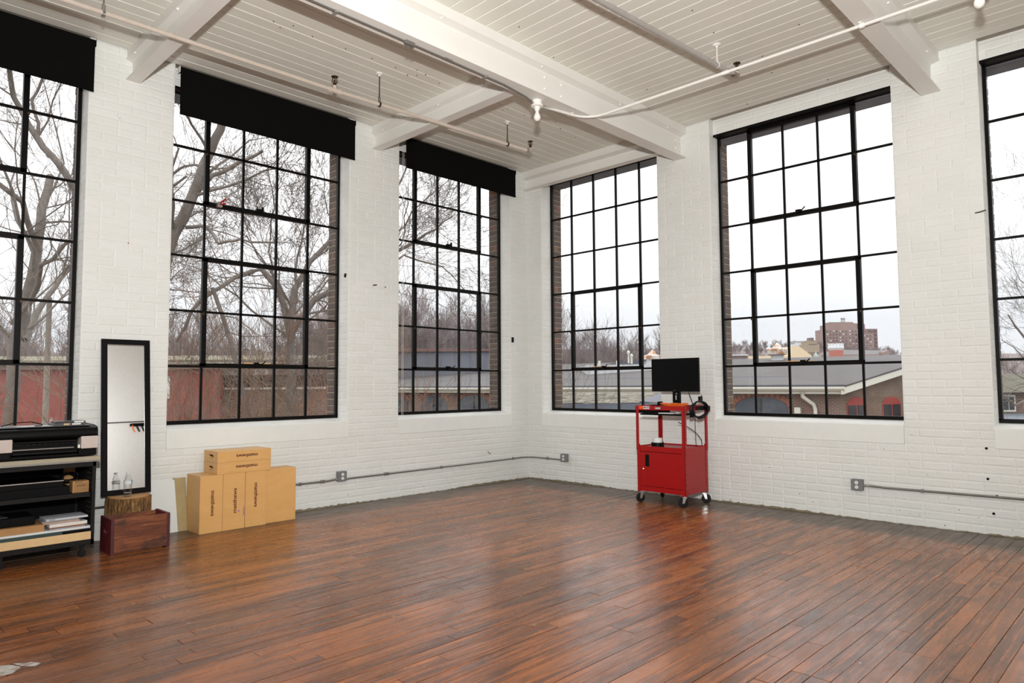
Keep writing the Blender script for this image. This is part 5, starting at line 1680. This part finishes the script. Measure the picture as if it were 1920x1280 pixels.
# low parapet and dark upstand on the roof behind
t = thing('roof_parapet', 'low white-edged flat roof behind the grey roof, with dark sloping curb', 'building', HW(0, 45, 0))
def quad_block(name, u0, u1, v0a, v0b, v1, depth, thick, mat, parent, label=None):
    """a block standing at a distance; its top runs from row v0a at u0 to v0b at u1"""
    P = []
    for dd in (0, thick):
        for u, v in ((u0, v1), (u1, v1), (u1, v0b), (u0, v0a)):
            q = HW((u-960)/FPX*depth, depth+dd, zat(v, depth)); P.append(q)
    mb = MB().add(P, [(0, 1, 2, 3), (7, 6, 5, 4), (0, 4, 5, 1), (1, 5, 6, 2), (2, 6, 7, 3), (3, 7, 4, 0)])
    o = part(name, mb, mat, None, label=label)
    if parent is not None:
        o.parent = parent; o.matrix_parent_inverse = Matrix.Translation(-Vector(parent.location))
    return o
quad_block('parapet', 1101, 1320, 685, 683, 716, 45, 6, M['galv'], t)
quad_block('curb', 1128, 1205, 684, 676, 716, 50, 4, M['flash'], t)
# low shed in front, shingled lean-to roof under the gutter
M['shingle'] = m_paint('weathered_shingles', srgb(176, 172, 160), srgb(96, 92, 84), .85, .3, 6)
t = thing('shingled_lean_to', 'lean-to with pale weathered shingle roof below the cream gutter', 'building', (0, 0, 0))
u0, u1 = 900, 1300
d_a, d_b = 24.0, 19.5
za, zb = zat(738, d_a), zat(757, d_b)
for r in range(12):
    f0, f1 = r/12, (r+1)/12
    uu1 = lambda f: 1244-(1244-1198)*f
    def pt(u, f, dz=0):
        d = d_a+(d_b-d_a)*f
        return HW((u-960)/FPX*d, d, za+(zb-za)*f+dz)
    ur0, ur1 = uu1(f0), uu1(f1)
    segs = 16
    for k in range(segs):
        a0 = 1010+(ur0-1010)*k/segs; a1 = 1010+(ur0-1010)*(k+1)/segs-.6
        b0 = 1010+(ur1-1010)*k/segs; b1 = 1010+(ur1-1010)*(k+1)/segs-.6
        j = RND.uniform(0, .02)
        top = [pt(a0, f0, .0), pt(a1, f0, .0), pt(b1, f1+.012, .035+j), pt(b0, f1+.012, .035+j)]
        low = [(p[0], p[1], p[2]-.03) for p in top]
        part('shingle', MB().add(top+low, [(3, 2, 1, 0), (4, 5, 6, 7), (0, 1, 5, 4), (1, 2, 6, 5), (2, 3, 7, 6), (3, 0, 4, 7)]), M['shingle'], t)
def pt2(u, v, d): return HW((u-960)/FPX*d, d, zat(v, d))
part('edge_flashing', MB().add([pt(1244, 0, .05), pt(1262, 0, .05), pt(1262, 1, -.02), pt(1198, 1, .06), pt(1244, 0, -.3), pt(1262, 0, -.3), pt(1262, 1, -.4), pt(1198, 1, -.3)],
     [(3, 2, 1, 0), (4, 5, 6, 7), (0, 1, 5, 4), (1, 2, 6, 5), (2, 3, 7, 6), (3, 0, 4, 7)]), M['flash'], t)
part('eave', MB().box((0, 0, 0), (1, 1, 1)), M['flash'], t).hide_render = True
bpy.data.objects.remove([o for o in t.children if o.name.startswith('eave')][0])
quad = [pt2(1010, 757, 19.45), pt2(1262, 757, 19.45), pt2(1262, 800, 19.45), pt2(1010, 800, 19.45), pt2(1010, 757, 19.6), pt2(1262, 757, 19.6), pt2(1262, 800, 19.6), pt2(1010, 800, 19.6)]
part('wall_panel', MB().add(quad, [(3, 2, 1, 0), (4, 5, 6, 7), (0, 1, 5, 4), (1, 2, 6, 5), (2, 3, 7, 6), (3, 0, 4, 7)]), plain('blue_grey_panel', srgb(84, 92, 106), .6), t)
part('roof_deck', MB().add([pt(1010, 0, -.05), pt(1244, 0, -.05), pt(1198, 1, -.05), pt(1010, 1, -.05), pt(1010, 0, -.2), pt(1244, 0, -.2), pt(1198, 1, -.2), pt(1010, 1, -.2)], [(3, 2, 1, 0), (4, 5, 6, 7), (0, 1, 5, 4), (1, 2, 6, 5), (2, 3, 7, 6), (3, 0, 4, 7)]), M['flash'], t)
# higher grey block behind the mill seen in the third window
t = thing('grey_block', 'plain blue-grey building rising behind the mill roof in the third window', 'building', (0, 0, 0))
quad_block('wall', 700, 985, 652, 657, 720, 56, 14, plain('blue_grey_wall', srgb(104, 108, 118), .8, var=.08, nscale=.4), t)
quad_block('coping', 700, 985, 650, 655, 658, 55.8, .5, plain('rusty_coping', srgb(112, 84, 78), .8), t)

# ------------------------------------------------------------------ red building on the left
M['red_wall'] = m_brickwall('red_painted_brick', srgb(160, 84, 74), srgb(148, 76, 68), srgb(140, 76, 68), 1.0, 'XZ', .15)
t = thing('red_building', 'red painted brick building with a white roof edge beyond the left windows', 'building', HW(-20.5, 23, 0))
a = np.array(HW(1, .04, 0))-np.array(HW(0, 0, 0))
t.rotation_euler = (0, 0, math.atan2(a[1], a[0]))
part('wall', MB().box((-14, 0, GZ), (10.6, .3, 1.95)), M['red_wall'], t)
part('roof_edge', MB().box((-14, -.35, 2.08), (13.2, .1, 2.17)), M['cream'], t, label='white roof edge')
part('soffit_band', MB().box((-14, -.2, 1.9), (13.2, .3, 2.06)), plain('brown_band', srgb(120, 104, 96), .8), t)
part('roof', MB().prism([(-.35, 2.2), (9, 2.75), (9, 2.45), (-.35, 2.1)], 0, -14, 13.2), plain('olive_roof', srgb(104, 100, 80), .9, var=.2, nscale=.8), t)
for xc in (8.75,):
    w = part('window', MB().box((xc-.20, -.06, .9), (xc+.20, .05, 1.65)), M['cream'], t, label='small white boarded window')
part('door', MB().box((6.7, -.05, GZ), (7.7, .05, .35)), M['blue_glass'], t)
t = thing('dark_shed', 'low dark brick shed with pale gutter behind the shrubs', 'building', HW(-12.3, 24, 0))
part('wall', MB().box((0.0, 0.0, GZ), (.1, .1, 1.0)), M['mill'], t)
for o in list(t.children): bpy.data.objects.remove(o)
quad_block('wall', 402, 690, 727, 724, 900, 24, 6, M['mill'], t)
quad_block('gutter', 402, 690, 724, 722, 727, 23.8, .3, M['cream'], t)
quad_block('roof', 402, 690, 700, 700, 723, 28, 4, M['roof'], t)
t = thing('utility_pole', 'pale slender pole standing before the red building in the leftmost window', 'pole', HW((88-960)/FPX*16, 16, GZ))
part('shaft', MB().tube([(0, 0, 0), (0, 0, 8.0)], [.075, .055], 10), plain('weathered_pole', srgb(168, 162, 152), .8, var=.1), t, smooth=True)
part('conduit_sleeve', MB().tube([(.11, 0, 0), (.11, 0, 5.2)], .03, 8), M['galv'], t)

# ------------------------------------------------------------------ far town in the fifth window
def far_block(name, label, depth, blocks, cat='building'):
    t = thing(name, label, cat, HW((blocks[0][1]-960)/FPX*depth, depth, GZ))
    for nm, u0, u1, v0, v1, dd, th, mat, *lab in blocks:
        v0a, v0b = v0 if isinstance(v0, tuple) else (v0, v0)
        quad_block(nm, u0, u1, v0a, v0b, v1, depth+dd, th, mat, t, lab[0] if lab else None)
    return t
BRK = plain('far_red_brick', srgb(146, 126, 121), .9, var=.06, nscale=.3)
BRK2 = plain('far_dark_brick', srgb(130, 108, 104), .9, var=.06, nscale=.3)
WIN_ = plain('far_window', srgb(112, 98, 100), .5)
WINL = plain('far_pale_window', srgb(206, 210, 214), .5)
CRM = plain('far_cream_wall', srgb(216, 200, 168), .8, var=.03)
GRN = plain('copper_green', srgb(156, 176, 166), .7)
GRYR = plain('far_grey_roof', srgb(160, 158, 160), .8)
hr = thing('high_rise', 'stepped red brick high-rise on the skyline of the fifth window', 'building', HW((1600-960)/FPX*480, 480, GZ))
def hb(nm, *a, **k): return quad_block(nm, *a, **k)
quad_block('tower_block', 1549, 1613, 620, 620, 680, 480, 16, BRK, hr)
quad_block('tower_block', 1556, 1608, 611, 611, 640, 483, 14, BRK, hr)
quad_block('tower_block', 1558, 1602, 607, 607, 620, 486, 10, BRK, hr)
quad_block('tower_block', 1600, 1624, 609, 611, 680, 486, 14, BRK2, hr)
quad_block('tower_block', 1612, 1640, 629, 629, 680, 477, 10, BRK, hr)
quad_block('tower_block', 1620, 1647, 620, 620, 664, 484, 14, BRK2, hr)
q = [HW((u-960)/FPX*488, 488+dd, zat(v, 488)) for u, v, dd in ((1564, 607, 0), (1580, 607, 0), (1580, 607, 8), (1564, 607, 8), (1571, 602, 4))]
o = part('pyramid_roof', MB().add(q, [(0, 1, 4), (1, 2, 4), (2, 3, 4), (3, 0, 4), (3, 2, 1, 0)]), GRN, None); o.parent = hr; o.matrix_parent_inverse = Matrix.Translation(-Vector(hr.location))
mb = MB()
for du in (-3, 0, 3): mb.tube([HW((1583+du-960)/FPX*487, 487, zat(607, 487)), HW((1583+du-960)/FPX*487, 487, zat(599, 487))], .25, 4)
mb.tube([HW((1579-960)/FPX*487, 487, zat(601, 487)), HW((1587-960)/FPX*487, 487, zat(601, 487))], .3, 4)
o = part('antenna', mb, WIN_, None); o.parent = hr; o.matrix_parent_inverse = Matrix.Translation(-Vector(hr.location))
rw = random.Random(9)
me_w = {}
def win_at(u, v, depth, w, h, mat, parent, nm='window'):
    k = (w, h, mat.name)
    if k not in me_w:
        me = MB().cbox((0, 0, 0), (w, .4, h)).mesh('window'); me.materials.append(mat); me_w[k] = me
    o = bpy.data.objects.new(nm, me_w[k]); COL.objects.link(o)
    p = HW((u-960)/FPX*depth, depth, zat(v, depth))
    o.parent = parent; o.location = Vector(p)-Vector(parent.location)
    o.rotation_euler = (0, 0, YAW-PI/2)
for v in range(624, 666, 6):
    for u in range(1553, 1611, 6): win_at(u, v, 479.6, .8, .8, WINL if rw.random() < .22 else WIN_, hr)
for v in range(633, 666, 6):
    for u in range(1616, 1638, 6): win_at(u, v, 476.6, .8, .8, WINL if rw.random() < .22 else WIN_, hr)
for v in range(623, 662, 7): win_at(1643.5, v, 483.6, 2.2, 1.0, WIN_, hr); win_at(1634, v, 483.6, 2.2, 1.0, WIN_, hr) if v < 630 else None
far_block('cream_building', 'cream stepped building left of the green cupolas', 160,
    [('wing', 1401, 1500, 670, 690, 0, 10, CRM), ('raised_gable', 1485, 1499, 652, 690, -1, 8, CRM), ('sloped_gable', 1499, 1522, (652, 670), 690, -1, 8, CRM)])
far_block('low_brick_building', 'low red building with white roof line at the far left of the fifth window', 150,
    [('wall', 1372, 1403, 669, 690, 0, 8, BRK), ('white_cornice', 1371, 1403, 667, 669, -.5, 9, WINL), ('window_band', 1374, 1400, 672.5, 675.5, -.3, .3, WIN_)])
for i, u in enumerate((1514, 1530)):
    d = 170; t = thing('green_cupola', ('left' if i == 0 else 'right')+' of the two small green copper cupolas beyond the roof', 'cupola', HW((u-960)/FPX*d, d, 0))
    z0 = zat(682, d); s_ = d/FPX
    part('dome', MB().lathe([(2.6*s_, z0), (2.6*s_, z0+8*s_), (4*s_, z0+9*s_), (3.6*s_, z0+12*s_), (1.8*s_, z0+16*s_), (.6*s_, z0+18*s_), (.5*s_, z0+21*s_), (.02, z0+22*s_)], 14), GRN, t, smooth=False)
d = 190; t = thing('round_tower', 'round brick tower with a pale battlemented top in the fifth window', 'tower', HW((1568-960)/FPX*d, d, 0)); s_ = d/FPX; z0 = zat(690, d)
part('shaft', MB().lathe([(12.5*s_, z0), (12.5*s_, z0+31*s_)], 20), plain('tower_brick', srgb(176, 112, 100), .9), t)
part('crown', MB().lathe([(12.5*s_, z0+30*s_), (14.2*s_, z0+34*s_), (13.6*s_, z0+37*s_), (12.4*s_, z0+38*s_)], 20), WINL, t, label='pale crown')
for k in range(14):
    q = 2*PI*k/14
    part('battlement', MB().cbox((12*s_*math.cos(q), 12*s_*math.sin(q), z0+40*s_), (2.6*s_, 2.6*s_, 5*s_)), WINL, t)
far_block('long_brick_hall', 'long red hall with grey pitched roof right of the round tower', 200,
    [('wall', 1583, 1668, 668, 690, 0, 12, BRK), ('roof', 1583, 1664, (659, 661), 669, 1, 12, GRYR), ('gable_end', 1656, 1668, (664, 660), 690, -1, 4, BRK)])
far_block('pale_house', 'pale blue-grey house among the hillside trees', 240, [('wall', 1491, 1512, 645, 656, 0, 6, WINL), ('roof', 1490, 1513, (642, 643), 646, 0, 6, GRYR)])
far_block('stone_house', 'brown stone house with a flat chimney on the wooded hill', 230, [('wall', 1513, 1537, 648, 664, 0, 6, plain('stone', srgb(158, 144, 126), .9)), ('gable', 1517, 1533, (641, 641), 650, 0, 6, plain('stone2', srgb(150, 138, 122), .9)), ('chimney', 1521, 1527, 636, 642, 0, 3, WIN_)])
for k in range(16): pass
# houses beyond the rightmost window
hh = frame(1880, 30, (1, .1), 'small_house', 'small house with olive roof and white window beyond the rightmost window')
part('wall', MB().box((-1, 0, GZ), (5, 4, .86)), M['mill'], hh)
part('roof', MB().prism([(-.5, .86), (2, 1.68), (4.5, .86)], 0, -1.3, 5.3), plain('olive_shingles', srgb(88, 86, 70), .9), hh)
w = part('window', MB().box((-.2, -.06, .02), (.45, .05, .75)), M['cream'], hh)
part('pane', MB().box((-.12, -.08, .1), (.10, -.05, .67)), M['dark_glass'], w)
part('pane', MB().box((.15, -.08, .1), (.37, -.05, .67)), M['dark_glass'], w)
part('porch_roof', MB().prism([(-1.8, -.35), (0, -.05), (0, -.15), (-1.8, -.45)], 0, -1.3, 5), plain('pale_porch', srgb(120, 128, 136), .6), hh)
